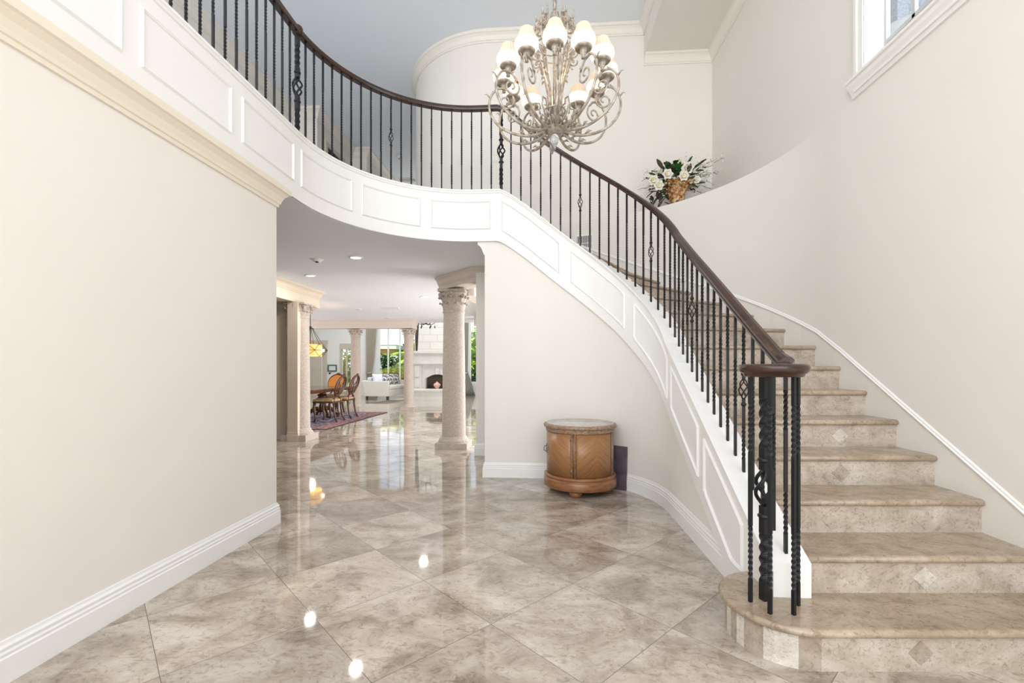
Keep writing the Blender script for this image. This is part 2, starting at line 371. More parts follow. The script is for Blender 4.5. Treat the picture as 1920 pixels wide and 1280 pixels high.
# curved outer wall of the stair with the plant ledge on top
CX, CY, RO = -.08, 3.9, 2.375
ZLEDGE = 3.20
b = MB()
angs = [math.radians(a) for a in range(0, 91, 3)]
arcp = [(CX+RO*math.cos(a), CY+RO*math.sin(a)) for a in angs] + [(-.49, CY+RO)]
top = [(x, y, ZLEDGE) for x, y in arcp]
vs = []; fs = []
for i, (x, y) in enumerate(arcp):
    vs += [(x, y, 0), (x, y, ZLEDGE)]
fs = [(2*i, 2*i+2, 2*i+3, 2*i+1) for i in range(len(arcp)-1)]
b.add(vs, fs, 0, True)
lp = [(x, y, ZLEDGE) for x, y in arcp]+[(-.49, 6.37, ZLEDGE), (XW+.01, 6.37, ZLEDGE), (XW+.01, CY, ZLEDGE)]; b.add(lp, [tuple(range(len(lp)))])
struct('wall_stair', b, W)
# under-stair wall following the well curve
b = MB()
ss = srange(5.84, 9.90, .03)
vs = []; fs = []
for s in ss:
    x, y = U(s, .03); x2, y2 = U(s, .13); z = max(.02, bott(s)+.05)
    vs += [(x, y, 0), (x, y, z), (x2, y2, z), (x2, y2, 0)]
for i in range(len(ss)-1):
    for k in range(4): fs.append((4*i+k, 4*i+(k+1) % 4, 4*i+4+(k+1) % 4, 4*i+4+k))
fs += [(0, 1, 2, 3), tuple(4*(len(ss)-1)+k for k in (3, 2, 1, 0))]
b.add(vs, fs, 0, False)
xs, _ = U(5.84, 0)
b.box((xs, YB+.035, 0), (xs+.12, 6.25, ZC))
struct('wall_center', b, W)
# unseen entry wall behind the stand point, glazing added for the fill lamp
b = MB(); b.box((-11, -2.75, 0), (-3.2, -2.6, 6)); b.box((2.45, -2.75, 0), (2.8, -2.6, 6)); b.box((-3.2, -2.75, 5.5), (2.45, -2.6, 6)); struct('wall_front', b, W)
b = MB()
for x in (-3.2, -2.3, -1.4, -.5, .4, 1.3, 2.2): b.box((x, -2.7, 0), (x+.06, -2.64, 5.5))
for z in (0, 2.3, 3.6, 5.44): b.box((-3.2, -2.7, z), (2.45, -2.64, z+.06))
o = struct('window_2', b, M['trim'])
# hall and garden room walls
b = MB(); b.box((-11.1, -2.6, 0), (-11, 21, 5.1)); struct('wall_far_left', b, M['white'])
b = MB(); b.box((2.6, 6.5, 0), (2.7, 21, 5.1)); struct('wall_far_right', b, W)
# crowns and baseboards
CROWN = [(0, 0), (.012, 0), (.014, .022), (.022, .026), (.026, .045), (.040, .078), (.064, .104), (.078, .110), (.080, .150), (0, .150)]
def crown(path, z, side, name, m=None, h=.15, scale=1.0):
    b = MB(); b.sweep([(x, y, z) for x, y in path], [(o*scale, u*h/.15) for o, u in CROWN], side=side); return struct(name, b, m or M['crown'])
BASE = [(0, 0), (.022, 0), (.022, .100), (.017, .106), (.019, .118), (.014, .126), (.016, .140), (.008, .150), (.006, .163), (0, .165)]
def baseboard(path, side, name, m=None):
    b = MB(); b.sweep([(x, y, 0) for x, y in path], BASE, side=side); return struct(name, b, m or M['trim'])
crown([(-2.07, -2.6), (-2.07, 3.41), (-2.20, 3.41)], 2.463, -1, 'trim_1', mat('warm_cream_crown_paint', (.82, .75, .63), .45))
baseboard([(-2.07, -2.6), (-2.07, 3.41), (-2.20, 3.41)], -1, 'baseboard_left')
crown(pts[:], 5.78, 1, 'trim_2')
crown([(XW, -2.6), (XW, 6.36), (1.385, 6.36)], 5.36, 1, 'trim_3')
crown([(1.385, 6.36), (1.385, -2.6)], 5.78, -1, 'trim_4')
bp = [(xs, 6.2), (xs, YB+.03)] + [U(s, .03) for s in srange(5.86, 9.55, .07)]
baseboard(bp, -1, 'baseboard_center')
crown([(xs, 6.25), (xs, YB+.03)], 2.47, -1, 'trim_5')

# balcony fascia (white panelled) running round the well
def ribbon(s0, s1, name_parent=None):
    b = MB(); ss = srange(s0, s1, .05)
    vs = []
    for s in ss:
        zt, zb = curb(s), bott(s)
        prof = [(0, zb), (-.004, zb+.012), (0, zb+.025), (0, zt-.035), (-.012, zt-.030), (-.020, zt-.016), (-.020, zt), (.16, zt), (.16, zb)] if False else \
               [(0, zb), (0, zt-.04), (-.010, zt-.036), (-.014, zt-.022), (-.022, zt-.016), (-.022, zt), (.165, zt), (.165, max(zb, zt-.30))]
        for o_, z in prof:
            x, y = U(s, o_); vs.append((x, y, z))
    m = 8; n = len(ss)
    fs = [(i*m+k, i*m+(k+1) % m, (i+1)*m+(k+1) % m, (i+1)*m+k) for i in range(n-1) for k in range(m)]
    fs += [tuple(range(m)), tuple((n-1)*m+k for k in range(m))[::-1]]
    b.add(vs, fs); return b
struct('trim_6', ribbon(-2.6, S_KINK), M['trim'])
def molding(b, s0, s1, ztop, zbot):
    """rectangular raised moulding lying on the well face"""
    path = []
    ss = srange(s0, s1, .05)
    loop = [(s, ztop(s)) for s in ss] + [(s, zbot(s)) for s in reversed(ss)]
    w_ = .022; cen = ((s0+s1)/2, (ztop((s0+s1)/2)+zbot((s0+s1)/2))/2)
    n = len(loop); vs = []
    for (s, z) in loop:
        si = s + (w_ if s <= s0+1e-6 else (-w_ if s >= s1-1e-6 else 0))
        zi = z + (-w_ if (s, z) in loop[:len(ss)] else w_)
        om = (s+si)/2; zm = (z+zi)/2
        for (a_, z_, o_) in ((s, z, .001), (om, zm, -.013), (si, zi, -.004)):
            x, y = U(a_, o_); vs.append((x, y, z_))
        x, y = U(si, .001); vs.append((x, y, zi))
    fs = []
    for i in range(n):
        j = (i+1) % n
        for k in range(4): fs.append((4*i+k, 4*i+(k+1) % 4, 4*j+(k+1) % 4, 4*j+k))
    b.add(vs, fs)
bal_p = [(.28, 1.36), (1.46, 2.08), (2.18, 2.86), (2.96, 3.61), (3.715, 4.385), (4.49, 5.14), (5.245, 5.912)]
pm = MB()
for a, e in bal_p: molding(pm, a, e, lambda s: 3.06, lambda s: 2.74)
struct('trim_7', pm, M['trim'])

# ------------------------------------------------------------------ staircase
stair = thing('staircase', 'curving travertine staircase with white panelled stringer, rising right to the balcony', 'staircase', (1.7, 2, 0))
def child(name, mb, mats, par, **kw):
    me = mb.mesh(name, mats); o = bpy.data.objects.new(name, me); COL.objects.link(o); o.parent = par
    o.matrix_parent_inverse = par.matrix_basis.inverted() if par.parent is None else Matrix.Identity(4)
    if par.parent is None and 'loc' not in kw: pass
    return o
def wchild(name, mb, mats, par, bevel=0):
    """mesh given in world coordinates, parented to par (origin moved to par's origin)"""
    root = Vector((0, 0, 0)); p = par
    while p is not None: root += p.location; p = p.parent
    me = mb.mesh(name, mats); me.transform(Matrix.Translation(-root))
    o = bpy.data.objects.new(name, me); COL.objects.link(o); o.parent = par
    if bevel:
        bb = o.modifiers.new('bevel', 'BEVEL'); bb.width = bevel; bb.segments = 2; bb.limit_method = 'ANGLE'
    return o
stringer = wchild('stringer', ribbon(S_KINK, S_END), M['trim'], stair)
for a, e in [(6.025, 6.674), (6.79, 7.43), (7.545, 8.175), (8.275, 8.935), (9.035, 9.615)]:
    pm = MB(); molding(pm, a, e, lambda s: curb(s)-.12, lambda s: max(.14, bott(s)+.12) if s < 9.5 else max(.14, bott(s)+.12))
    wchild('panel_molding', pm, M['trim'], stringer)
# nosing lines
IS = {8: 8.22, 9: 8.02, 10: 7.82, 11: 7.61, 12: 7.41, 13: 7.20, 14: 7.0, 15: 6.79, 16: 6.57, 17: 6.36, 18: 6.10}
OA = {n: math.radians(2+(n-8)*9.6) for n in range(8, 20)}
def nosing(n):
    if n <= 7:
        d = 1.787+.287*(n-1)
        # intersect the line y = d (stand-point frame) with X = const
        def atX(X):
            # x*CP - d*SP = X
            x = (X+d*SP)/CP; return R(x, d)
        return atX(XR+.15), atX(XW+.01)
    a = OA[n]
    return U(IS[n], .15), ((CX+(RO+.005)*math.cos(a), CY+(RO+.005)*math.sin(a)) if n < 18 else (-.36, CY+RO))

NS = {n: nosing(n) for n in range(1, 19)}
NS[19] = ((-.75, YB+.15), (-.75, CY+RO))
def lerp(p, q, t): return (p[0]+(q[0]-p[0])*t, p[1]+(q[1]-p[1])*t)
def shift(p, q, d):
    """move the line p-q by d to its left"""
    v = Vector((q[0]-p[0], q[1]-p[1])).normalized(); nrm = Vector((-v.y, v.x))*d
    return (p[0]+nrm.x, p[1]+nrm.y), (q[0]+nrm.x, q[1]+nrm.y)
NT = .034
inlays = {2: [(1.90, 'l')], 3: [(1.67, 'm'), (2.16, 'm')], 4: [(1.93, 'd')], 5: [(2.13, 'l')], 6: [(2.2, 'm')]}
for n in range(2, 19):
    I, O_ = NS[n]; I2, O2 = NS[n+1]; z = TH*n
    b = MB()
    a, c_ = shift(I, O_, .017); a2, c2 = shift(I2, O2, .03)
    o_mid = None
    polyt = [a, c_]
    if 8 <= n <= 17:
        aa = OA[n]
        for t in (.33, .66, 1):
            q = min(aa+math.radians(9.6)*t, PI/2); polyt.append((CX+(RO+.01)*math.cos(q), CY+(RO+.01)*math.sin(q)))
    polyt += [c2, a2]
    b.prism(polyt, z-NT, z)
    p0, p1 = lerp(I, O_, .0), lerp(I, O_, .985)
    q0, q1 = shift(p0, p1, .017)
    zz = z-NT/2
    d_ = Vector((q1[0]-q0[0], q1[1]-q0[1])).normalized()
    b.tube([(q0[0]-.02*d_.x, q0[1]-.02*d_.y, zz), (q1[0], q1[1], zz), (q1[0]+.012*d_.x, q1[1]+.012*d_.y, zz)], [.017, .017, .011], 14)
    wchild('tread', b, M['tread'], stair)
    r = MB()
    a, c_ = shift(I, O_, .022); a3, c3 = shift(I, O_, .045)
    r.prism([a, c_, c3, a3], z-TH, z-NT+.002)
    ro = wchild('riser', r, M['riser'], stair)
    for (xc, kind) in inlays.get(n, []):
        d = 1.787+.287*(n-1)+.0215
        cx, cy = R(xc, d); ib = MB(); k = .052; zc_ = z-TH+.07
        ux, uy = CP, SP; vx, vy = SP, -CP
        pts4 = [(cx-ux*k*1.05, cy-uy*k*1.05, zc_), (cx, cy, zc_-k), (cx+ux*k*1.05, cy+uy*k*1.05, zc_), (cx, cy, zc_+k)]
        back = [(x-vx*.004, y-vy*.004, z_) for x, y, z_ in pts4]; front = [(x+vx*.002, y+vy*.002, z_) for x, y, z_ in pts4]
        ib.add(back+front, [(0, 1, 2, 3), (4, 7, 6, 5), (0, 4, 5, 1), (1, 5, 6, 2), (2, 6, 7, 3), (3, 7, 4, 0)])
        wchild('diamond_inlay', ib, {'l': M['riser_light'], 'm': M['riser'], 'd': M['riser_dark']}[kind], ro)
# bottom step with its rounded end
def outline(inset):
    r_ = .275-inset; cx, cd = 1.235, 2.062
    pts_ = [R(3.0, 1.787+inset)]
    for t in (2.6, 2.2, 1.9, 1.6, 1.4): pts_.append(R(t, 1.787+inset))
    for i in range(0, 19):
        a = math.radians(-90-180*i/18*.98); pts_.append(R(cx+r_*math.cos(a), cd+r_*math.sin(a)))
    return pts_
ol = outline(.017); b = MB()
back = [R(1.30, 2.36), R(2.05, 2.13), R(2.47, 2.13)]
ol_c = [p if p[0] < XW else (XW+.01, p[1]) for p in ol]
b.prism(ol_c+[(1.2, 2.45), (XW+.01, 2.45)], TH-NT, TH)
b.tube([(x, y, TH-NT/2) for x, y in ol_c if x <= XW+.02], .017, 12)
wchild('tread', b, M['tread'], stair)
r = MB(); il = [p if p[0] < XW else (XW+.01, p[1]) for p in outline(.028)]
seq = {6: 2, 7: 2, 8: 1, 9: 1, 10: 1, 11: 2, 12: 2, 13: 1, 14: 2, 15: 1, 16: 2, 17: 1, 18: 1}
for i in range(len(il)-1):
    p, q = il[i], il[i+1]
    r.quad((p[0], p[1], 0), (q[0], q[1], 0), (q[0], q[1], TH-NT+.002), (p[0], p[1], TH-NT+.002), seq.get(i, 0))
ro = wchild('riser', r, [M['riser'], M['riser_light'], M['riser_dark']], stair)
cx, cy = R(1.63, 1.8145); ib = MB(); k = .05
pts4 = [(cx-CP*k, cy-SP*k, .075), (cx, cy, .075-k), (cx+CP*k, cy+SP*k, .075), (cx, cy, .075+k)]
ib.add([(x, y+.004, z) for x, y, z in pts4]+[(x, y-.002, z) for x, y, z in pts4], [(0, 1, 2, 3), (4, 7, 6, 5), (0, 4, 5, 1), (1, 5, 6, 2), (2, 6, 7, 3), (3, 7, 4, 0)])
wchild('diamond_inlay', ib, M['riser_dark'], ro)
# skirt strip along the outer wall
sk = []
for n in range(1, 19):
    x, y = NS[n][1]
    if n <= 7: sk.append((XW, y, TH*n))
    else:
        a = OA[n]
        if n < 18: 
            if n > 8:
                a0 = OA[n]-math.radians(4.8); sk.append((CX+RO*math.cos(a0), CY+RO*math.sin(a0), TH*(n-.5)))
            sk.append((CX+RO*math.cos(a), CY+RO*math.sin(a), TH*n))
        else: sk.append((-.45, CY+RO, TH*n))
b = MB(); b.sweep(sk, [(0, .10), (.010, .10), (.014, .112), (.008, .120), (.008, .128), (.003, .137), (0, .137)], side=1)
wchild('skirt_molding', b, M['trim'], stair)
b = MB(); b.sweep(sk, [(0, -.25), (.003, -.25), (.003, .11), (0, .11)], side=1)
wchild('skirt_board', b, M['wall'], stair)

# ------------------------------------------------------------------ iron balusters and mahogany rails
OFFB = .078
BH = .86
def sq_twist(b, z0, z1, r, zones, turns_per_m=10, step=.006):
    """square bar from z0 to z1 twisted inside zones"""
    zs = [z0]; tw = [0]; z = z0; a = 0
    marks = sorted(zones)
    pts_, tws = [(0, 0, z0)], [0]
    for (u, v) in marks:
        pts_.append((0, 0, u)); tws.append(a)
        n = max(4, int((v-u)/step))
        for i in range(1, n+1):
            a2 = a + (v-u)*turns_per_m*2*PI*i/n/1.0
            pts_.append((0, 0, u+(v-u)*i/n)); tws.append(a2)
        a = tws[-1]
        a = round(a/(PI/2))*(PI/2); tws[-1] = a
    pts_.append((0, 0, z1)); tws.append(a)
    b.tube(pts_, r*1.4142, 4, smooth=False, twist=tws, roll=PI/4)
def basket(b, zc, h, rad, wire):
    for k in range(4):
        p = []
        for i in range(17):
            t = i/16; rr_ = .004+rad*math.sin(PI*t)**.9; a = k*PI/2+t*PI*1.0
            p.append((rr_*math.cos(a), rr_*math.sin(a), zc-h/2+h*t))
        b.tube(p, wire, 5)
def knuckle(b, z, r): b.lathe([(r*.7, z-.012), (r*1.2, z-.006), (r*1.25, z), (r*1.2, z+.006), (r*.7, z+.012)], seg=8)
BT = {}
def bmesh_type(kind, h=BH):
    key = (kind, round(h, 3))
    if key in BT: return BT[key]
    r = .0070; b = MB(); bk = None
    if kind == 'A': sq_twist(b, 0, h, r, [(h*.34, h*.66)])
    elif kind == 'B': sq_twist(b, 0, h, r, [(h*.10, h*.34), (h*.66, h*.88)])
    elif kind == 'K':
        zc = h*.54
        sq_twist(b, 0, zc-.055, r, [(h*.08, h*.30)]); sq_twist(b, zc+.055, h, r, [(h*.70, h*.90)])
        for z in (zc-.085, zc+.085): knuckle(b, z, .012)
        bk = MB(); basket(bk, zc, .115, .021, .0038)
    elif kind == 'N':
        zc = h*.50
        sq_twist(b, 0, zc-.08, .016, [(h*.08, h*.30)], 5); sq_twist(b, zc+.08, h, .016, [(h*.68, h*.90)], 5)
        for z in (zc-.125, zc+.125): knuckle(b, z, .023)
        bk = MB(); basket(bk, zc, .17, .036, .0085)
    me = b.mesh('baluster' if kind != 'N' else 'newel_post', M['iron'])
    mk = bk.mesh('basket', M['iron']) if bk else None
    BT[key] = (me, mk); return BT[key]
def place(kind, root, x, y, z, h=BH, rz=0):
    me, mk = bmesh_type(kind, h)
    o = bpy.data.objects.new('baluster' if kind != 'N' else 'newel_post', me); COL.objects.link(o); o.parent = root
    o.location = (x-root.location.x, y-root.location.y, z-root.location.z); o.rotation_euler = (0, 0, rz)
    if mk:
        k = bpy.data.objects.new('basket', mk); COL.objects.link(k); k.parent = o
    return o
RAILP = [(-.034, .022), (-.030, .004), (-.022, 0), (.022, 0), (.030, .004), (.034, .022), (.030, .030), (.031, .044), (.020, .056), (0, .060), (-.020, .056), (-.031, .044), (-.030, .030)]
def uoff_len(s0, s1, off, n=400):
    pts_ = [U(s0+(s1-s0)*i/n, off) for i in range(n+1)]
    acc = [0]
    for a, c2 in zip(pts_, pts_[1:]): acc.append(acc[-1]+math.dist(a, c2))
    return acc
bal = thing('balcony_railing', 'balcony railing of black twisted iron balusters under a dark wood rail', 'railing', (*U(S_KINK, OFFB), ZT))
sr = thing('stair_railing', 'sloping iron baluster railing of the staircase with dark curved wooden handrail', 'railing', (*R(1.145, 2.0), TH))
def s_at(acc, s0, s1, L_):
    n = len(acc)-1
    for i in range(n):
        if acc[i+1] >= L_: return s0+(s1-s0)*(i+(L_-acc[i])/(acc[i+1]-acc[i]))/n
    return s1
# balcony, counted from the kink newel
acc = uoff_len(S_KINK, 0.9, OFFB)
gap = .1115
for i in range(0, 46):
    if i*gap > acc[-1]: break
    s = s_at(acc, S_KINK, .9, i*gap); x, y = U(s, OFFB)
    tang = U(s+.01, OFFB); rz = math.atan2(tang[1]-y, tang[0]-x)
    kind = 'N' if i in (0, 21) else ('K' if i in (11, 32) else ('B' if i % 2 else 'A'))
    place(kind, bal, x, y, ZT-.002, .922 if kind != 'N' else .925, rz)
b = MB(); b.sweep([(*U(s, OFFB), ZT+.918) for s in srange(.6, S_KINK-.04, .05)], RAILP, smooth=False)
wchild('handrail', b, M['rail'], bal)
# rosette block where the rail passes over the left newel
s = s_at(acc, S_KINK, .9, 21*gap); x, y = U(s, OFFB); b = MB()
b.lathe([(.001, .905), (.030, .907), (.040, .918), (.046, .935), (.046, .965), (.040, .980), (.026, .990), (.001, .993)], (x, y, ZT), 20)
wchild('newel_cap', b, M['rail'], bal)
# stair
acc2 = uoff_len(S_KINK, 9.98, OFFB)
def railz(s): return interp([(6.0, ZT+.918), (6.06, ZT+.915), (6.30, 3.835), (6.45, 3.715), (9.6, None)], s) if False else None
RZ = [(5.95, ZT+.918), (6.08, ZT+.900)] + [(s, curb(s)+.862) for s in (6.33, 6.67, 7.0, 7.3, 7.6, 7.9, 8.17)] + [(8.585, 1.16+.85), (8.965, .925+.845), (9.315, .706+.84), (9.655, .491+.84), (9.86, 1.205), (10.1, 1.19)]
nb = 36; gap2 = (acc2[-1]*(9.875-S_KINK)/(9.98-S_KINK))/nb
for i in range(1, nb+1):
    s = s_at(acc2, S_KINK, 9.98, i*gap2); x, y = U(s, OFFB); z0 = curb(s)-.004
    kind = 'K' if i % 8 == 0 and i < 33 else ('A' if i % 2 else 'B')
    tang = U(s+.01, OFFB); rz = math.atan2(tang[1]-y, tang[0]-x)
    h = round((interp(RZ, s)+.012-z0)*100)/100
    place(kind, sr, x, y, z0, h, rz)
NP = R(1.129, 2.035)
CAPC = R(1.148, 2.0)
b = MB(); path = [(*U(s, OFFB), interp(RZ, s)) for s in srange(S_KINK-.04, 9.88, .05)]
path += [((XR+OFFB)*.75+CAPC[0]*.25, 2.14, 1.183)]
b.sweep(path, RAILP, smooth=False); wchild('handrail', b, M['rail'], sr)
b = MB()
b.lathe([(.001, 0), (.112, 0), (.118, .004), (.119, .012), (.128, .018), (.136, .026), (.139, .034), (.139, .044), (.134, .052), (.118, .056), (.001, .057)], (*CAPC, 1.172), 40)
wchild('handrail_cap', b, M['rail'], sr)
place('N', sr, NP[0], NP[1], TH, 1.0, .3)
for (x, d) in [(1.057, 2.018), (1.088, 1.919), (1.183, 1.911), (1.248, 1.986)]:
    p = R(x, d); place('B', sr, p[0], p[1], TH, 1.0, .5)
# joint cover where the balcony rail turns down at the kink
# ------------------------------------------------------------------ stair window
b = MB()
# casing
ym = (wy0, wy1)
def frame_yz(b, x0, x1, y0, y1, z0, z1, w_):
    b.box((x0, y0-w_, z0-w_), (x1, y0, z1+w_)); b.box((x0, y1, z0-w_), (x1, y1+w_, z1+w_)); b.box((x0, y0, z1), (x1, y1, z1+w_)); b.box((x0, y0, z0-w_), (x1, y1, z0))
frame_yz(b, XW-.02, XW, wy0, wy1, wz0, wz1, .085); frame_yz(b, XW-.03, XW-.018, wy0, wy1, wz0, wz1, .03); frame_yz(b, XW-.034, XW-.018, wy0-.06, wy1+.06, wz0-.06, wz1+.06, .028)
win = struct('window_1', b, M['trim'])
b = MB(); b.sweep([(XW, wy0-.14, wz0-.115), (XW, wy1+.13, wz0-.115)], [(0, 0), (.015, 0), (.022, .03), (.05, .07), (.055, .095), (.07, .10), (.07, .118), (0, .118)], side=1)
obj('window_sill', b, M['trim'], win)
b = MB()
xg = XW+.125
b.box((XW-.0, wy0-.002, wz0-.01), (xg, wy1, wz0+.012)); b.box((XW, wy1-.012, wz0), (xg, wy1+.002, wz1)); b.box((XW, wy0, wz0), (xg, wy0+.012, wz1)); b.box((XW, wy0, wz1-.012), (xg, wy1, wz1))
obj('window_reveal', b, M['trim'], win)
b = MB()
for y in (3.138, 2.876, 2.614, 2.352, 2.09, 1.828): b.box((xg-.012, y-.012, wz0), (xg+.012, y+.012, wz1))
for z in (3.507, 3.86, 4.21, 4.56): b.box((xg-.012, wy0, z-.012), (xg+.012, wy1, z+.012))
b.box((xg-.015, wy1-.03, wz0), (xg+.015, wy1-.004, wz1))
obj('window_muntin', b, mat('grey_muntin', (.55, .53, .51), .5), win)
b = MB(); b.box((xg-.002, wy0, wz0), (xg+.002, wy1, wz1)); obj('window_pane', b, M['glass'], win)
# exterior stone pier beyond it
pier = thing('stone_pier', 'rough grey stone pier outside the high stair window', 'pier', (3.12, 4.16, 0))
b = MB(); b.box((-.22, -.22, 0), (.22, .22, 5.6)); obj('pier_shaft', b, M['plaster_ext'], pier)
b = MB(); b.lathe([(.02, 3.78), (.30, 3.80), (.33, 3.88), (.36, 3.98), (.30, 4.06), (.24, 4.10), (.02, 4.12)], (0, -.03, 0), 20); obj('carved_band', b, M['limestone'], pier)

# ------------------------------------------------------------------ upper hall beyond the balcony
ul = [(-4.55, -2.6), (-4.55, 8.02), (-4.10, 8.02), (-4.10, 9.56), (-3.78, 9.56), (-3.78, 13.6), (-2.14, 13.6)]
b = MB()
b.sweep([(x, y, 0) for x, y in ul], [(0, Z2), (0, 5.93), (.1, 5.93), (.1, Z2)], side=1); struct('wall_upper_left', b, W)
crown(ul, 5.74, -1, 'trim_8', M['crown'], .19, 1.3)
b = MB(); b.box((-4.10, 8.38, Z2), (-4.085, 9.05, 5.42)); b.box((-4.10, 8.30, Z2), (-4.07, 8.38, 5.50)); b.box((-4.10, 9.05, Z2), (-4.07, 9.13, 5.50)); b.box((-4.10, 8.38, 5.42), (-4.07, 9.05, 5.50))
dr = struct('door_1', b, M['doorpaint'])
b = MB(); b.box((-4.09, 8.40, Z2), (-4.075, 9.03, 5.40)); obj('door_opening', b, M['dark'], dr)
b = MB(); b.box((-4.02, 9.535, Z2), (-3.96, 9.56, 5.42)); b.box((-3.86, 9.535, Z2), (-3.80, 9.56, 5.30)); b.box((-4.02, 9.535, 5.36), (-3.80, 9.56, 5.42)); struct('door_2', b, M['crown'])
def plate(name, label, loc, rz, w_=.075, h=.115, toggles=1, par=None):
    t = thing(name, label, 'switch', loc, rz)
    b = MB(); b.box((-w_/2, -.006, -h/2), (w_/2, 0, h/2)); obj('plate', b, M['plate'], t, bevel=.002)
    for i in range(toggles):
        b = MB(); xo = (i-(toggles-1)/2)*.045; b.box((xo-.012, -.011, -.03), (xo+.012, -.005, .03)); obj('rocker', b, M['white'], t)
    return t
x, y = R(-.25, 6.22); plate('light_switch', 'ivory double light switch on the upper back wall behind the balusters', (x, 6.36, 1.21+(690-285)/853*6.2), 0, .12, .12, 2)
plate('light_switch', 'small light switch on the far left wall of the upper hall', (-4.33, 8.02, 5.40), 0, .10, .12, 1)
def ceiling_disc(name, label, cat, loc, r, lamp=False, m=None, dark=False):
    t = thing(name, label, cat, loc)
    b = MB(); b.lathe([(r*.72, -.004), (r*.80, -.012), (r, -.010), (r*1.03, 0)], seg=28); obj('trim_ring', b, M['white'], t)
    b = MB(); b.lathe([(.001, -.006), (r*.75, -.006), (r*.76, 0)], seg=28); obj('lens' if lamp else 'cover', b, m or M['lamp'], t)
    return t
p = R(-2.6, 9.94); ceiling_disc('recessed_light', 'round recessed ceiling fixture seen between balusters in the upper hall, unlit', 'ceiling light', (*p, 5.93), .09, True, M['white'])
p = R(-2.5, 10.15); t = thing('smoke_detector', 'white smoke detector on upper hall ceiling beside the unlit fixture', 'smoke detector', (*p, 5.93))
b = MB(); b.lathe([(.001, -.05), (.05, -.05), (.06, -.035), (.065, 0)], seg=20); obj('housing', b, M['white'], t)
b = MB(); b.lathe([(.02, -.054), (.03, -.056), (.035, -.049)], seg=20); obj('sensor_ring', b, M['pewter'], t)
def vent(name, label, loc, rz, w_, h, nsl, horizontal=True, vertical_slats=False):
    t = thing(name, label, 'vent', loc, rz)
    b = MB(); e = .02
    b.box((-w_/2-e, -.008, -h/2-e), (w_/2+e, 0, -h/2)); b.box((-w_/2-e, -.008, h/2), (w_/2+e, 0, h/2+e)); b.box((-w_/2-e, -.008, -h/2), (-w_/2, 0, h/2)); b.box((w_/2, -.008, -h/2), (w_/2+e, 0, h/2)); fr = obj('vent_frame', b, M['white'], t)
    b = MB(); b.box((-w_/2, -.001, -h/2), (w_/2, 0, h/2)); bk = obj('backing', b, M['grille_dark'], t)
    b = MB()
    for i in range(nsl):
        q = -w_/2+w_*(i+.5)/nsl if vertical_slats else -h/2+h*(i+.5)/nsl
        k = (w_ if vertical_slats else h)/nsl*.22
        if vertical_slats: b.box((q-k, -.007, -h/2), (q+k, -.002, h/2))
        else: b.box((-w_/2, -.007, q-k), (w_/2, -.002, q+k))
    if vertical_slats:
        for z in (-h/6, h/6): b.box((-w_/2, -.008, z-.003), (w_/2, -.002, z+.003))
    obj('louvers', b, M['white'], t)
    return t
a = math.radians(74.5); t = vent('air_return_grille', 'square white air return grille low on the curved stair wall', (CX+(RO-.004)*math.cos(a), CY+(RO-.004)*math.sin(a), 2.84), a-PI/2, .20, .30, 9, vertical_slats=True)
p = R(-2.62, 11.4); t = vent('air_vent', 'rectangular air vent in the upper hall ceiling at the balcony edge', (*p, 5.928), 0, .40, .22, 5); t.rotation_euler = (PI/2, 0, PHI)

# ------------------------------------------------------------------ lower hall ceiling fixtures
lh = [(-1.98, 5.77, .085, 'larger lit round recessed light nearest in the lower hall ceiling'), (-3.06, 6.9, .075, 'lit recessed ceiling light at left above the entrance to the dining room'), (-1.74, 8.98, .085, 'small lit recessed light in hall ceiling left of the big column')]
for x, d, r, lab in lh:
    p = R(x, d); ceiling_disc('recessed_light', lab, 'ceiling light', (*p, ZC), r, True)
    light('AREA', 'recessed_lamp', (*p, ZC-.02), 9, (1, .95, .88), (0, 0, 0), .12)
p = R(-2.52, 5.88); t = thing('smoke_detector', 'white smoke detector on lower hall ceiling left of the nearest recessed light', 'smoke detector', (*p, ZC))
b = MB(); b.lathe([(.001, -.03), (.045, -.03), (.055, -.02), (.07, -.006), (.085, 0)], seg=24); obj('housing', b, M['white'], t)
b = MB(); b.lathe([(.001, -.04), (.018, -.04), (.022, -.029)], seg=16); obj('sensor', b, M['grille_dark'], t)
p = R(-2.84, 10.66); t = vent('ceiling_vent', 'rectangular air vent in lower hall ceiling before the far beam', (*p, ZC), 0, .36, .20, 4); t.rotation_euler = (PI/2, 0, PHI)
for x, d, lab in [(-3.68, 10.85, 'round grey ceiling speaker left of the hall air vent'), (-3.52, 12.7, 'round grey ceiling speaker close to the far beam')]:
    p = R(x, d); ceiling_disc('ceiling_speaker', lab, 'speaker', (*p, ZC), .10, False, mat('speaker_cloth', (.35, .35, .36), .9))

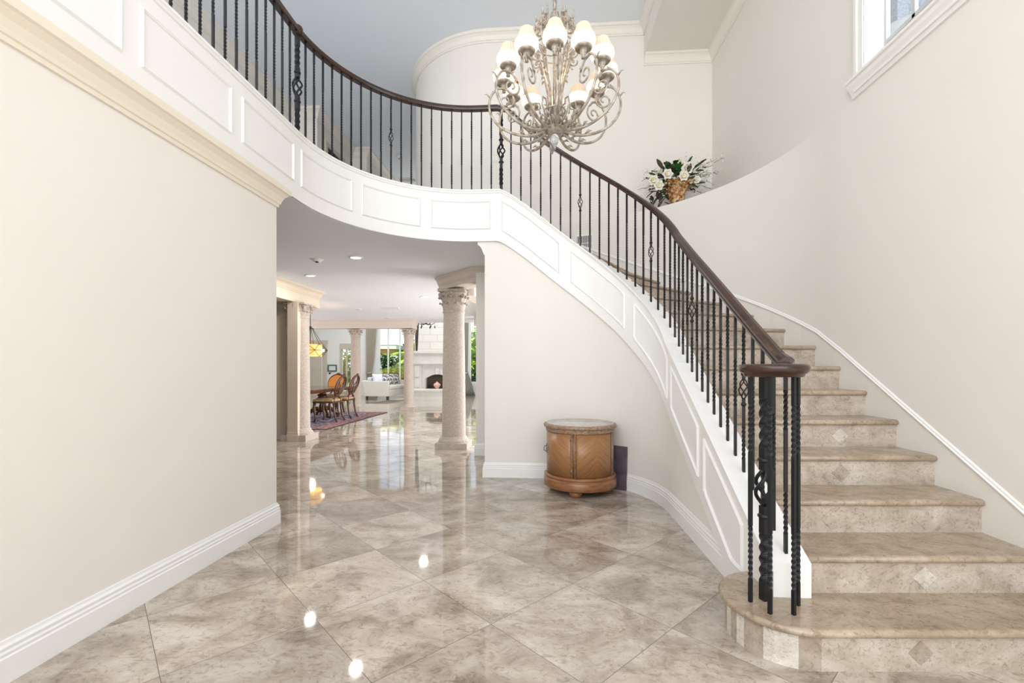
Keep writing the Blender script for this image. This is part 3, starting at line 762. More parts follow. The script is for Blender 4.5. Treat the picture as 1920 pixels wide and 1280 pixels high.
# ------------------------------------------------------------------ columns
def make_capital(h, r):
    b = MB()
    b.lathe([(r*1.0, 0), (r*1.08, .012), (r*1.08, .03), (r, .04), (r*1.0, h*.25), (r*1.08, h*.55), (r*1.30, h*.82), (r*1.36, h*.86)], seg=28)
    def leaf(a, z0, hh, rr_, w_, curl):
        n = 7; vs = []
        for i in range(n):
            t = i/(n-1); z = z0+hh*min(1, t*1.25)-(.18*hh*max(0, t-.8)/.2); out = rr_+curl*t**2.2; ww = w_*(1-.75*t**2)*(.85+.3*math.sin(t*PI))
            for k, sgn in ((0, -1), (1, 0), (2, 1)):
                aa = a+sgn*ww/rr_; oo = out-(.012 if sgn else 0); vs.append((oo*math.cos(aa), oo*math.sin(aa), z))
        fs = []
        for i in range(n-1):
            for k in range(2): fs.append((3*i+k, 3*i+k+1, 3*i+3+k+1, 3*i+3+k))
        b.add(vs, fs, 0, True)
        b.ball(((rr_+curl)*math.cos(a), (rr_+curl)*math.sin(a), z0+hh*.92), w_*.32, 6, 5)
    for i in range(8): leaf(i*PI/4+PI/8, .03, h*.36, r*1.06, r*.36, r*.28)
    for i in range(8): leaf(i*PI/4, .06, h*.56, r*1.08, r*.34, r*.38)
    for i in range(4):
        a = PI/4+i*PI/2; p = []
        for k in range(22):
            t = k/21; ang = t*3.2*PI; rad = .20*r*(1-t*.8)
            cxr = r*1.52; zc = h*.72
            p.append(((cxr+rad*math.cos(ang+PI))*math.cos(a), (cxr+rad*math.cos(ang+PI))*math.sin(a), zc+rad*math.sin(ang+PI)))
        p = [(r*1.1*math.cos(a), r*1.1*math.sin(a), h*.45), (r*1.22*math.cos(a), r*1.22*math.sin(a), h*.62)] + p
        b.tube(p, r*.085, 6)
        a2 = i*PI/2; b.ball((r*1.38*math.cos(a2), r*1.38*math.sin(a2), h*.84), r*.17, 8, 6)
        for sg in (-1, 1):
            p = []
            for k in range(14):
                t = k/13; ang = t*2.4*PI; rad = .13*r*(1-t*.8); aa = a2+sg*(.23+.1*math.cos(ang)); 
                p.append(((r*1.28)*math.cos(aa), (r*1.28)*math.sin(aa), h*.68+rad*math.sin(ang)*1.6))
            b.tube(p, r*.05, 5)
    # concave-sided abacus
    ab = []
    e = r*1.38
    for i in range(4):
        a = PI/4+i*PI/2; c0 = Vector((math.cos(a), math.sin(a)))*e*1.36; c1 = Vector((math.cos(a+PI/2), math.sin(a+PI/2)))*e*1.36
        tn = (c1-c0).normalized()
        ab.append(c0+tn*.05*r*2)
        for t in (.25, .5, .75):
            q = c0.lerp(c1, t); q = q*(1-.12*math.sin(PI*t)); ab.append(q)
        ab.append(c1-tn*.05*r*2)
    b.prism(ab, h*.88, h)
    return b
def make_column(name, label, X, Y, r, ztop, caph, baseh=.18, plw=None, rz=0, rt=None):
    t = thing(name, label, 'column', (X, Y, 0), rz, 'stone columns with carved capitals'); plw = plw or r*1.33; rt = rt or r*.88
    b = MB(); b.box((-plw, -plw, 0), (plw, plw, baseh*.50)); b.lathe([(plw*.98, baseh*.5), (plw*.98, baseh*.62), (plw*.92, baseh*.74), (r*1.12, baseh*.80), (r*1.10, baseh*.92), (r*1.02, baseh)], seg=36); obj('plinth', b, M['colstone'], t)
    b = MB(); z0, z1 = baseh, ztop-caph
    b.lathe([(r, z0)] + [(r+(rt-r)*(i/10)**1.4, z0+(z1-z0)*i/10) for i in range(1, 11)], seg=40); obj('shaft', b, M['colstone'], t)
    obj('capital', make_capital(caph, rt), M['colstone'], t, (0, 0, z1))
    return t
pA = R(-.892, 6.99)
make_column('column', 'tall pinkish stone column nearest the centre, leaf-carved capital, right of the living room view', *pA, .18, 2.40, .36)
pB = R(-3.60, 7.72)
make_column('column', 'stone column engaged with the beige pilaster at the left edge of the opening', *pB, .165, 2.30, .26, baseh=.20)
p3 = R(-4.57, 13.3); make_column('column', 'slender far column behind the dining chairs', *p3, .145, 2.34, .26)
p4 = R(-2.99, 13.2); make_column('column', 'slender far column right of the garden window', *p4, .145, 2.34, .26, rt=.135)
# beams and pilasters
def beam(pts_, z0, z1, wd, name, side=1, m=None):
    b = MB(); b.sweep([(x, y, 0) for x, y in pts_], [(0, z0), (0, z1), (wd, z1), (wd, z0)], side=side); return struct(name, b, m or M['wall'])
# left: beam along the dining room
beam([(-4.10, 6.3), (-4.10, 8.12)], 2.31, ZC, .42, 'trim_9', m=M['beige'])
crown([(-4.10, 6.3), (-4.10, 8.12), (-4.52, 8.12)], 2.48, -1, 'trim_10', M['beige'], .135, .9)
b = MB(); b.box((-4.21, 7.24, 0), (-4.035, 7.62, 2.31)); struct('wall_pilaster', b, M['beige'])
baseboard([(-4.21, 7.24), (-4.035, 7.24), (-4.035, 7.30)], -1, 'baseboard_pilaster', M['beige'])
b = MB(); b.box((-9, 7.5, 0), (-4.21, 7.62, ZC)); struct('wall_dining', b, M['beige'])
b = MB(); b.box((-5.10, 7.46, 0), (-4.30, 7.5, 2.08)); dr = struct('door_3', b, M['beige'])
b = MB()
for z in (.3, 1.1, 1.85):
    b.box((-4.335, 7.44, z-.05), (-4.315, 7.462, z+.05)); b.tube([(-4.32, 7.445, z-.055), (-4.32, 7.445, z+.055)], .008, 8)
obj('hinge', b, M['plate'], dr)
b = MB(); b.box((-4.30, 7.44, 0), (-4.23, 7.5, 2.16)); b.box((-5.2, 7.44, 2.08), (-4.23, 7.5, 2.16)); obj('door_casing', b, M['beige'], dr)
# right: diagonal beam over the big column, then pilaster by the passage
bA = [(-.70, 6.31), (-.97, 6.31), (-1.62, 6.985)]
beam([(x, y) for x, y in bA], 2.42, ZC, .30, 'trim_11', side=-1, m=M['beige2'])
crown(bA, 2.485, 1, 'trim_12', M['beige2'], .128, .9)
b = MB(); b.box((-.93, 6.28, 0), (-.5, 6.55, 2.62)); struct('wall_pilaster_center', b, M['wall'])
baseboard([(-.93, 6.55), (-.93, 6.28), (-.5, 6.28)], -1, 'baseboard_pilaster_center')
q0 = pA; q1 = R(-1.02, 12.2)
beam([(pA[0]+.05, pA[1]+.15), (pA[0]+.35, pA[1]+2.0), q1], 2.34, ZC, .25, 'trim_13', side=-1, m=M['beige2'])
q2 = R(-.98, 12.6)
b = MB(); b.box((q2[0], q2[1], 0), (q2[0]+.5, q2[1]+.25, 2.6)); struct('wall_pilaster_far', b, M['beige'])
plate('light_switch', 'double switch plate on the far beige pilaster right of the big column', (q2[0]+.12, q2[1], 1.1), 0, .12, .12, 2)
baseboard([(q2[0], q2[1]+.25), (q2[0], q2[1]), (q2[0]+.5, q2[1])], -1, 'baseboard_far', M['beige'])
# far beam across the hall
fa, fb = R(-9.5, 13.35), R(-2.86, 13.05)
beam([fa, fb, (fb[0], fb[1]+.5)], 2.36, ZC, .26, 'trim_14', m=M['beige2'])
crown([fa, fb, (fb[0], fb[1]+.5)], 2.47, -1, 'trim_15', M['beige2'], .145, .9)

# ------------------------------------------------------------------ garden room: far wall with windows
DW = 20.2
def wallbox(b, x0, x1, z0, z1, d0=DW, d1=DW+.15, mi=0):
    mt = Matrix.Translation((0, 0, 0)) @ Matrix.Rotation(PHI, 4, 'Z'); b.box((x0, d0, z0), (x1, d1, z1), mi, mt)
b = MB(); wl0, wl1, wr0, wr1 = -5.90, -4.30, -1.85, -.3
for a0, a1, z0, z1 in [(-14, -7.56, 0, 5), (-7.56, -7.12, 2.05, 5), (-7.12, wl0, 0, 5), (wl1, wr0, 0, 5), (wr1, 5, 0, 5), (wl0, wl1, 0, .55), (wl0, wl1, 4.2, 5), (wr0, wr1, 0, .55), (wr0, wr1, 4.2, 5)]: wallbox(b, a0, a1, z0, z1)
struct('wall_far', b, M['white'])
def wframe(n, a0, a1, mull, z0=.55, z1=4.2):
    b = MB()
    for x in [a0-.03, a1-.03]+mull: wallbox(b, x, x+.06, z0, z1, DW+.04, DW+.10)
    for z in (z0, z1-.06): wallbox(b, a0, a1, z, z+.06, DW+.04, DW+.10)
    o = struct('window_%d' % n, b, M['trim'])
    b = MB(); wallbox(b, a0, a1, z0, z1, DW+.065, DW+.07); obj('window_pane', b, M['glass'], o)
wframe(3, wl0, wl1, [-5.54, -5.02]); wframe(4, wr0, wr1, [-1.3, -.8])
# panelled door and glazed door in the far wall
b = MB(); wallbox(b, -8.98, -8.30, 0, 2.30, DW-.03, DW); wallbox(b, -9.08, -8.98, 0, 2.42, DW-.05, DW); wallbox(b, -8.30, -8.20, 0, 2.42, DW-.05, DW); wallbox(b, -9.12, -8.16, 2.30, 2.44, DW-.06, DW)
for z0, z1 in ((.2, 1.0), (1.15, 2.15)): 
    for k in range(4): pass
    wallbox(b, -8.88, -8.40, z0, z1, DW-.045, DW-.03)
dr = struct('door_4', b, M['doorpaint'])
b = MB(); wallbox(b, -8.43, -8.40, .1, 2.25, DW-.05, DW-.03); obj('door_light_strip', b, M['white'], dr)
b = MB()
for x in (-7.62, -7.12, -7.37): wallbox(b, x, x+.06, 0, 2.05, DW-.03, DW+.05)
wallbox(b, -7.62, -7.06, 2.05, 2.3, DW-.04, DW+.02); wallbox(b, -7.62, -7.06, 0, .2, DW-.03, DW+.05)
dr = struct('door_5', b, M['doorpaint'])
b = MB(); wallbox(b, -7.56, -7.12, .2, 2.05, DW+.0, DW+.005); obj('door_pane', b, M['glass'], dr)
b = MB(); mt = Matrix.Rotation(PHI, 4, 'Z')
pth = [tuple((mt @ Vector((x, DW, 0))).xy) for x in (-12, -7.7)]
baseboard(pth, -1, 'baseboard_far_left', M['crown']); pth = [tuple((mt @ Vector((x, DW, 0))).xy) for x in (-7.0, 3)]; baseboard(pth, -1, 'baseboard_far_center', M['crown'])
# picture and doorbell control on the white wall
p = R(-7.96, DW-.03); t = thing('picture', 'small dark framed picture on the white far wall left of the glazed door', 'picture', (*p, 1.21), PHI)
b = MB()
for bb in [((-.20, -.02, .10), (.20, 0, .15)), ((-.20, -.02, -.15), (.20, 0, -.10)), ((-.20, -.02, -.1), (-.15, 0, .1)), ((.15, -.02, -.1), (.20, 0, .1))]: b.box(*bb)
obj('picture_frame', b, M['picframe'], t)
b = MB(); b.box((-.15, -.008, -.10), (.15, 0, .10)); obj('picture_mount', b, M['pic'], t)
p = R(-8.08, DW-.02); t = thing('wall_knob', 'tiny black knob on the far wall below the framed picture', 'knob', (*p, .98), PHI)
b = MB(); b.lathe([(.001, -.03), (.035, -.028), (.04, 0)], seg=12, mtx=Matrix.Rotation(-PI/2, 4, 'X')); obj('knob_body', b, M['grille_dark'], t)

# curtains
def curtain(name, label, x, d, w_top, w_tie, z1, m, flip=1, tie=True, ztie=1.0, w_bot=.5):
    t = thing(name, label, 'curtain', (*R(x, d), 0), PHI)
    b = MB(); nz, nx = 24, 60; vs = []
    for j in range(nz+1):
        z = z1*j/nz
        if z > ztie: k = ((z-ztie)/(z1-ztie))**.6; wd = w_tie+(w_top-w_tie)*k
        else: k = ((ztie-z)/ztie)**.7; wd = w_tie+(w_bot-w_tie)*k
        for i in range(nx+1):
            u = i/nx; vs.append((flip*(u*wd), .05*math.sin(u*2*PI*7)*(.4+.6*wd/w_top), z))
    n1 = nx+1
    b.add(vs, [(j*n1+i, j*n1+i+1, (j+1)*n1+i+1, (j+1)*n1+i) for j in range(nz) for i in range(nx)], 0, True)
    o = obj('drape', b, m, t); md = o.modifiers.new('thick', 'SOLIDIFY'); md.thickness = .006
    if tie:
        b = MB(); b.tube([(flip*(-.03), 0, ztie+.04), (flip*w_tie*.5, -.09, ztie-.02), (flip*(w_tie+.03), 0, ztie+.03)], .025, 8); obj('tieback', b, m, t)
    return t
curtain('curtain', 'beige drape tied back at the left of the garden window', -6.42, DW-.12, .55, .22, 4.4, M['curtain'])
curtain('curtain', 'dark taupe drape between the garden window and the stone fireplace', -4.02, DW-.12, .30, .16, 4.4, M['curtain_dark'], flip=-1)
curtain('curtain', 'pale drape at the right-hand window behind the big column', -2.12, DW-.12, .22, .16, 4.4, M['sofa'])

# fireplace
fp = thing('fireplace', 'pale carved stone fireplace with arched brick firebox in the far living room', 'fireplace', (*R(-2.88, 17.5), 0), PHI)
b = MB()
b.box((-1.0, -.85, 0), (1.0, .6, .17)); b.box((-.96, -.80, .17), (.96, .6, .40)); b.box((-1.0, -.86, .36), (1.0, .6, .42)); obj('hearth', b, M['limestone'], fp)
b = MB()
for sx_ in (-1, 1):
    b.box((min(sx_*.90, sx_*.60), -.02, .42), (max(sx_*.90, sx_*.60), .5, 1.37)); b.box((min(sx_*.86, sx_*.66), -.06, .50), (max(sx_*.86, sx_*.66), .0, .82)); b.box((min(sx_*.86, sx_*.66), -.06, .88), (max(sx_*.86, sx_*.66), .0, 1.30))
obj('pilasters', b, M['limestone'], fp)
b = MB(); n = 14
arc_ = [(-.46+.92*i/n, 0.83+.17*math.sin(PI*i/n)) for i in range(n+1)]
outer = [(-.60, .42), (-.60, 1.37), (.60, 1.37), (.60, .42)]
vs = []; 
for (x, z) in arc_: vs += [(x, .05, z), (x, .05, 1.37), (x, .45, z)]
fs = []
for i in range(n): fs += [(3*i, 3*i+3, 3*i+4, 3*i+1), (3*i, 3*i+2, 3*i+5, 3*i+3)]
b.add(vs, fs); b.box((-.60, .05, .42), (-.46, .45, 1.37)); b.box((.46, .05, .42), (.60, .45, 1.37))
obj('surround', b, M['limestone'], fp)
b = MB()
rim = [(x*1.0, .045, z) for x, z in arc_]; b.tube([(-.46, .045, .42)]+rim+[(.46, .045, .42)], .03, 6); b.add([(-.05, .0, .97), (.05, .0, .97), (.08, 0, 1.22), (-.08, 0, 1.22), (-.05, .06, .97), (.05, .06, .97), (.08, .06, 1.22), (-.08, .06, 1.22)], [(0, 1, 2, 3), (0, 4, 5, 1), (1, 5, 6, 2), (2, 6, 7, 3), (3, 7, 4, 0)]); obj('keystone', b, M['limestone'], fp)
b = MB(); b.box((-.50, .44, .42), (.50, .5, 1.1)); b.box((-.5, .1, .405), (.5, .5, .425)); obj('firebox', b, M['firebrick'], fp)
b = MB(); b.box((-.95, -.08, 1.37), (.95, .5, 1.43)); b.box((-.90, -.04, 1.43), (.90, .5, 1.72)); b.box((-.93, -.07, 1.72), (.93, .5, 1.78)); b.box((-.98, -.12, 1.78), (.98, .5, 1.87)); obj('mantel', b, M['limestone'], fp)
b = MB(); vs = [(-.76, .05, 1.87), (.76, .05, 1.87), (.76, .6, 1.87), (-.76, .6, 1.87), (-.62, .12, 4.95), (.62, .12, 4.95), (.62, .6, 4.95), (-.62, .6, 4.95)]
b.add(vs, [(0, 1, 5, 4), (1, 2, 6, 5), (2, 3, 7, 6), (3, 0, 4, 7), (4, 5, 6, 7), (0, 3, 2, 1)]); obj('overmantel', b, M['blocks'], fp)
b = MB(); mt = Matrix.Rotation(PHI, 4, 'Z'); 
u = R(-2.86, 17.35); t = thing('urn', 'pinkish round lidded urn standing in the fireplace opening', 'urn', (*u, .42), PHI)
b = MB(); b.lathe([(.001, 0), (.07, 0), (.06, .03), (.09, .07), (.125, .12), (.135, .16), (.11, .20), (.07, .22)], seg=24); obj('body', b, M['urn'], t)
b = MB(); b.lathe([(.075, .22), (.05, .245), (.02, .26), (.018, .275), (.001, .285)], seg=24); obj('lid', b, M['urn'], t)

# sofas
def make_sofa(label, x, d, rz):
    t = thing('sofa', label, 'sofa', (*R(x, d), 0), rz)
    # local: faces +X, length along Y
    b = MB(); b.box((-.42, -1.0, .14), (.44, 1.0, .40)); obj('base', b, M['sofa'], t, bevel=.02)
    for sy in (-1, 1):
        b = MB(); y0, y1 = (sy*1.0-.06, sy*1.0+.06); v = [(-.50, y0, .14), (.44, y0, .14), (.44, y1, .14), (-.50, y1, .14), (-.62, y0, .72), (.46, y0, .72), (.46, y1, .72), (-.62, y1, .72)]
        b.add(v, [(0, 3, 2, 1), (4, 5, 6, 7), (0, 1, 5, 4), (1, 2, 6, 5), (2, 3, 7, 6), (3, 0, 4, 7)]); obj('arm', b, M['sofa'], t, bevel=.02)
    b = MB(); v = [(-.50, -1, .14), (-.34, -1, .14), (-.34, 1, .14), (-.50, 1, .14), (-.62, -1, .74), (-.46, -1, .74), (-.46, 1, .74), (-.62, 1, .74)]
    b.add(v, [(0, 3, 2, 1), (4, 5, 6, 7), (0, 1, 5, 4), (1, 2, 6, 5), (2, 3, 7, 6), (3, 0, 4, 7)]); obj('backrest', b, M['sofa'], t, bevel=.02)
    for y in (-.47, .47):
        b = MB(); b.box((-.34, y-.46, .40), (.46, y+.46, .54)); obj('seat_cushion', b, M['sofa'], t, bevel=.03)
        b = MB(); b.box((-.48, y-.44, .54), (-.28, y+.44, .86), 0, Matrix.Identity(4)); obj('back_cushion', b, M['paleblue'], t, bevel=.05)
    for x_ in (-.44, .38):
        for y in (-.98, .98):
            b = MB(); b.box((x_-.035, y-.035, 0), (x_+.035, y+.035, .14)); obj('leg', b, M['darkleg'], t)
    return t
make_sofa('light grey sofa seen end-on below the garden window', -4.97, 18.3, PHI-math.radians(8))
make_sofa('light sofa end showing just right of the big column', -.72, 18.3, PHI+PI+math.radians(8))
def pillow(label, x, d, z, rz, m, s=.23, tilt=.3):
    b = MB(); n = 8; vs = []; fs = []
    for side in (-1, 1):
        for i in range(n+1):
            for j in range(n+1):
                u, v = i/n*2-1, j/n*2-1; th = .10*(1-u**4)*(1-v**4)+.002; k = 1-.10*(1-abs(u))*abs(v)**3-.10*(1-abs(v))*abs(u)**3
                vs.append((side*th*.8, u*s*k, v*s*k))
    nn = n+1
    for sd in range(2):
        for i in range(n):
            for j in range(n): q = sd*nn*nn+i*nn+j; fs.append((q, q+1, q+nn+1, q+nn))
    b.add(vs, fs, 0, True)
    o = obj('throw_pillow', b, m, None, (*R(x, d), z), (0, -tilt, rz)); tag(o, label, 'pillow'); return o
pillow('black and white patterned throw pillow on left sofa, the one nearer the arm', -4.95, 17.75, .78, PHI-.5, M['cushion'])
pillow('black and white patterned throw pillow on left sofa, behind the first', -4.88, 18.35, .78, PHI-.3, M['cushion'])
pillow('grey throw pillow with dark pattern at the window end of left sofa', -4.82, 18.9, .77, PHI-.3, M['cushion'], .21)
pillow('plain pale pillow against the near arm of the left sofa', -5.15, 17.45, .80, PHI-1.0, M['paleblue'], .20)

# living room chandelier, black arms and candles below the ceiling edge
p = R(-2.95, 15.6); t = thing('iron_chandelier', 'black iron chandelier peeking below the ceiling edge before the fireplace', 'chandelier', (*p, 0))
b = MB(); b.tube([(0, 0, 2.75), (0, 0, 5.0)], .012, 8); b.lathe([(.001, 2.70), (.035, 2.73), (.03, 2.8), (.001, 2.84)], seg=12); obj('stem', b, M['iron'], t)
for k in range(6):
    a = k*PI/3+.3; b = MB(); pp = [((.36*u_)*math.cos(a), (.36*u_)*math.sin(a), 2.76-.06*math.sin(PI*u_)+.07*u_**3) for u_ in [i/8 for i in range(9)]]
    b.tube(pp, .012, 6); b.lathe([(.001, 0), (.03, .004), (.035, .02)], (.36*math.cos(a), .36*math.sin(a), 2.82), 12); obj('arm', b, M['iron'], t)
    b = MB(); b.lathe([(.001, 0), (.014, .004), (.022, .05), (.008, .09), (.001, .10)], (.30*math.cos(a), .30*math.sin(a), 2.58), 10); b.tube([(.30*math.cos(a), .30*math.sin(a), 2.67), (.30*math.cos(a), .30*math.sin(a), 2.76)], .003, 5); obj('drop_pendant', b, M['iron'], t)

# ------------------------------------------------------------------ dining room
b = MB(); rg = thing('rug', 'dark blue and red patterned oriental rug under the dining table', 'rug', (-5.9, 10.42, 0))
b.box((-1.62, -1.72, 0), (1.62, 1.72, .012)); obj('border_field', b, M['rug_border'], rg, bevel=.004)
b = MB(); b.box((-1.3, -1.4, .012), (1.3, 1.4, .015)); obj('center_field', b, M['rug'], rg)
b = MB()
for bb in [((-1.66, -1.76, 0), (1.66, -1.70, .011)), ((-1.66, 1.70, 0), (1.66, 1.76, .011)), ((-1.66, -1.7, 0), (-1.60, 1.7, .011)), ((1.60, -1.7, 0), (1.66, 1.7, .011))]: b.box(*bb)
obj('bound_edge', b, M['rug_edge'], rg)
tb = thing('dining_table', 'long dark wood dining table on turned pedestals in the dining room', 'table', (-5.42, 10.1, .015))
b = MB(); b.box((-.60, -1.35, .69), (.60, 1.35, .735)); b.box((-.57, -1.32, .65), (.57, 1.32, .69)); obj('tabletop', b, M['tablewood'], tb, bevel=.012)
for y in (-.75, .75):
    b = MB(); b.lathe([(.10, .12), (.15, .16), (.13, .22), (.09, .30), (.08, .36), (.11, .42), (.14, .48), (.11, .55), (.08, .58), (.12, .62), (.16, .65)], (0, y, 0), 24)
    for k in range(4):
        a = PI/4+k*PI/2; b.tube([(.06*math.cos(a), y+.06*math.sin(a), .22), (.2*math.cos(a), y+.2*math.sin(a), .20), (.34*math.cos(a), y+.34*math.sin(a), .09), (.42*math.cos(a), y+.42*math.sin(a), .035)], [.05, .05, .04, .035], 8)
    obj('pedestal', b, M['tablewood'], tb)
def chair(label, loc, rz, solid=False):
    t = thing('dining_chair', label, 'chair', loc, rz, 'chairs around the dining table')
    # faces +X
    b = MB(); b.box((-.22, -.24, .42), (.25, .24, .455)); obj('seat_rail', b, M['chairwood'], t, bevel=.01)
    b = MB(); b.box((-.21, -.235, .455), (.25, .235, .50)); b.box((-.17, -.19, .50), (.21, .19, .515)); obj('seat', b, M['seat'], t, bevel=.02)
    for sy in (-1, 1):
        b = MB(); b.tube([(.21, sy*.2, .43), (.235, sy*.21, .32), (.215, sy*.2, .18), (.20, sy*.2, .08), (.225, sy*.21, 0)], [.034, .034, .022, .016, .022], 8); obj('leg', b, M['chairwood'], t)
        b = MB(); b.tube([(-.20, sy*.17, .46), (-.21, sy*.18, .30), (-.24, sy*.19, .12), (-.29, sy*.20, 0)], [.026, .024, .02, .018], 8); obj('leg', b, M['chairwood'], t)
        b = MB(); b.tube([(-.20, sy*.17, .44), (-.20, sy*.14, .52), (-.205, sy*.08, .585)], .022, 8); obj('back_support', b, M['chairwood'], t)
    def P(y, z): return (-.205-.16*(z-.58)/.46, y, z)
    oz, oh, ow = .80, .225, .235
    ring = [P(ow*math.sin(a), oz+oh*math.cos(a)) for a in [2*PI*i/32 for i in range(33)]]
    b = MB(); b.tube(ring, .021, 8, cap=False)
    b.tube([P(-.05, oz+oh), P(-.03, oz+oh+.03), P(0, oz+oh+.04), P(.03, oz+oh+.03), P(.05, oz+oh)], .014, 6)
    if solid:
        obj('back_frame', b, M['chairwood'], t); b = MB(); n = 32
        vs = [P(0, oz)]+[P(.22*math.sin(2*PI*i/n), oz+.21*math.cos(2*PI*i/n)) for i in range(n)]
        vs2 = [(x-.035, y, z) for x, y, z in vs]
        b.add(vs, [(0, 1+i, 1+(i+1) % n) for i in range(n)], 0, False); b.add([(x+.03, y, z) for x, y, z in vs], [(0, 1+i, 1+(i+1) % n) for i in range(n)]); obj('back_panel', b, M['orange'], t)
    else:
        for sy in (-1, 1):
            for k, wd in ((.12, .15), (-.01, .13)):
                pp = [P(sy*(k*math.cos(a)+wd*math.sin(a)**1 if False else (-k*.2+wd*math.sin(a))), oz+oh*.97*math.cos(a)) for a in [PI*i/14 for i in range(15)]]
                b.tube(pp, .012, 6)
            b.tube([P(sy*.17, oz+.15), P(sy*.02, oz), P(-sy*.03, oz-.2)], .010, 6)
        obj('back_frame', b, M['chairwood'], t)
    return t
chair('oval pierced-back dining chair nearer the entrance column, check seat, side of the table', (-4.84, 9.98, .015), PI)
chair('oval pierced-back dining chair farther along the table side, light showing through its back', (-4.84, 10.72, .015), PI)
chair('dining chair with solid orange oval back behind the table', (-5.55, 11.65, .015), -PI/2, True)
# geometric pendant
p = R(-4.43, 10.0); pd = thing('pendant_lamp', 'faceted bronze wire pendant with amber shade over the dining table', 'pendant lamp', (*p, 0), .2)
b = MB(); n = 6; mid = [(.36*math.cos(2*PI*i/n), .36*math.sin(2*PI*i/n), 1.60) for i in range(n)]
up = [(.25*math.cos(2*PI*(i+.5)/n), .25*math.sin(2*PI*(i+.5)/n), 1.74) for i in range(n)]; lo = [(.25*math.cos(2*PI*(i+.5)/n), .25*math.sin(2*PI*(i+.5)/n), 1.47) for i in range(n)]
for i in range(n):
    j = (i+1) % n
    for a_, b_ in [(mid[i], mid[j]), (mid[i], up[i]), (up[i], mid[j]), (mid[i], lo[i]), (lo[i], mid[j]), (up[i], (.05*math.cos(2*PI*(i+.5)/n), .05*math.sin(2*PI*(i+.5)/n), 2.08))]: b.tube([a_, b_], .006, 5)
obj('wire_frame', b, M['brass'], pd)
b = MB(); b.lathe([(.001, 2.10), (.07, 2.09), (.07, 2.075), (.03, 2.07), (.03, 2.12), (.001, 2.14)], seg=16); b.tube([(0, 0, 2.14), (0, 0, ZC)], .008, 6); b.lathe([(.001, ZC-.03), (.05, ZC-.025), (.06, ZC)], seg=16); b.tube([(0, 0, 1.68), (0, 0, 2.08)], .010, 6); obj('stem', b, M['brass'], pd)
b = MB(); b.lathe([(.24, 1.475), (.245, 1.73)], seg=36); o = obj('lamp_shade', b, M['amber'], pd)
for k in range(3):
    b = MB(); a = k*2*PI/3; b.ball((.27*math.cos(a), .27*math.sin(a), 1.60), .028, 10, 8); obj('bulb', b, M['bulb'], pd)
light('POINT', 'pendant_glow', (*p, 1.35), 12, (1, .8, .55), size=.1)

# ------------------------------------------------------------------ foyer: drum cabinet and slab
cb = thing('drum_cabinet', 'round low wooden drum cabinet with chevron veneer doors and grey marble top against the wall', 'cabinet', (*R(.675, 4.53), 0), PHI)
cb.scale = (1, 1, 1.03)
r0 = .325
b = MB(); b.lathe([(.001, .055), (.33, .055), (.352, .062), (.358, .075), (.358, .130), (.350, .142), (.343, .145), (.343, .155), (.352, .160), (.352, .168), (.338, .176), (.332, .180), (.001, .181)], seg=64); obj('base', b, M['cabwood'], cb)
b = MB(); b.lathe([(.001, .18), (r0-.004, .18), (r0-.004, .59), (.001, .59)], seg=64); obj('body', b, M['cabwood'], cb)
def curved_panel(a0, a1, z0, z1, r, mat_, name, par, th=.006):
    n = 16; me = bpy.data.meshes.new(name); vs = []; fs = []; uvs = []
    for i in range(n+1):
        a = a0+(a1-a0)*i/n
        for z in (z0, z1):
            vs.append((r*math.cos(a), r*math.sin(a), z))
    for i in range(n+1):
        a = a0+(a1-a0)*i/n
        for z in (z0, z1): vs.append(((r-th)*math.cos(a), (r-th)*math.sin(a), z))
    m = 2*(n+1)
    for i in range(n): fs.append((2*i, 2*i+2, 2*i+3, 2*i+1))
    nf = len(fs)
    for i in range(n): fs += [(2*i+1, 2*i+3, m+2*i+3, m+2*i+1), (2*i, m+2*i, m+2*i+2, 2*i+2)]
    fs += [(0, 1, m+1, m), (2*n, m+2*n, m+2*n+1, 2*n+1)]
    me.from_pydata(vs, [], fs); uvl = me.uv_layers.new(name='u')
    for p_ in me.polygons:
        for li in p_.loop_indices:
            vi = me.loops[li].vertex_index % m; uvl.data[li].uv = ((vi//2)/n, (vi % 2)*1.25)
    for p_ in me.polygons: p_.use_smooth = True
    me.materials.append(mat_); o = bpy.data.objects.new(name, me); COL.objects.link(o); o.parent = par; return o
dg = math.radians
# angles measured with -90 deg facing the stand point
seams = [(-198, -112.5, 'door'), (-104.5, -34, 'side_panel'), (-26, 40, 'side_panel'), (48, 154, 'side_panel')]
doors = []
for a0, a1, nm in seams: doors.append(curved_panel(dg(a0), dg(a1), .187, .575, r0+.004, M['veneer'], nm, cb))
b = MB(); a = dg(-171); px_, py_ = (r0+.008)*math.cos(a), (r0+.008)*math.sin(a); mt = Matrix.Translation((px_, py_, .41)) @ Matrix.Rotation(a+PI/2, 4, 'Z')
for (w1, h1) in ((.012, .045), (.022, .02)): b.box((-w1, -.006, -h1), (w1, .006, h1), 0, mt)
b.tube([mt @ Vector(v) for v in [(-.012, 0, .03), (-.015, .03, .015), (-.015, .03, -.015), (-.012, 0, -.03)]], .005, 6)
b.tube([mt @ Vector(v) for v in [(0, -.004, .03), (0, -.03, .02), (0, -.032, -.015), (0, -.004, -.03)]], .005, 6)
obj('door_handle', b, M['pewter'], doors[0])
for ang in (-108.5, -30, 44, 158):
    b = MB()
    for da in (-2.6, 2.6):
        a = dg(ang+da); b.tube([((r0+.006)*math.cos(a), (r0+.006)*math.sin(a), .183), ((r0+.006)*math.cos(a), (r0+.006)*math.sin(a), .58)], .0055, 6)
    obj('stile', b, M['cabtrim'], cb)
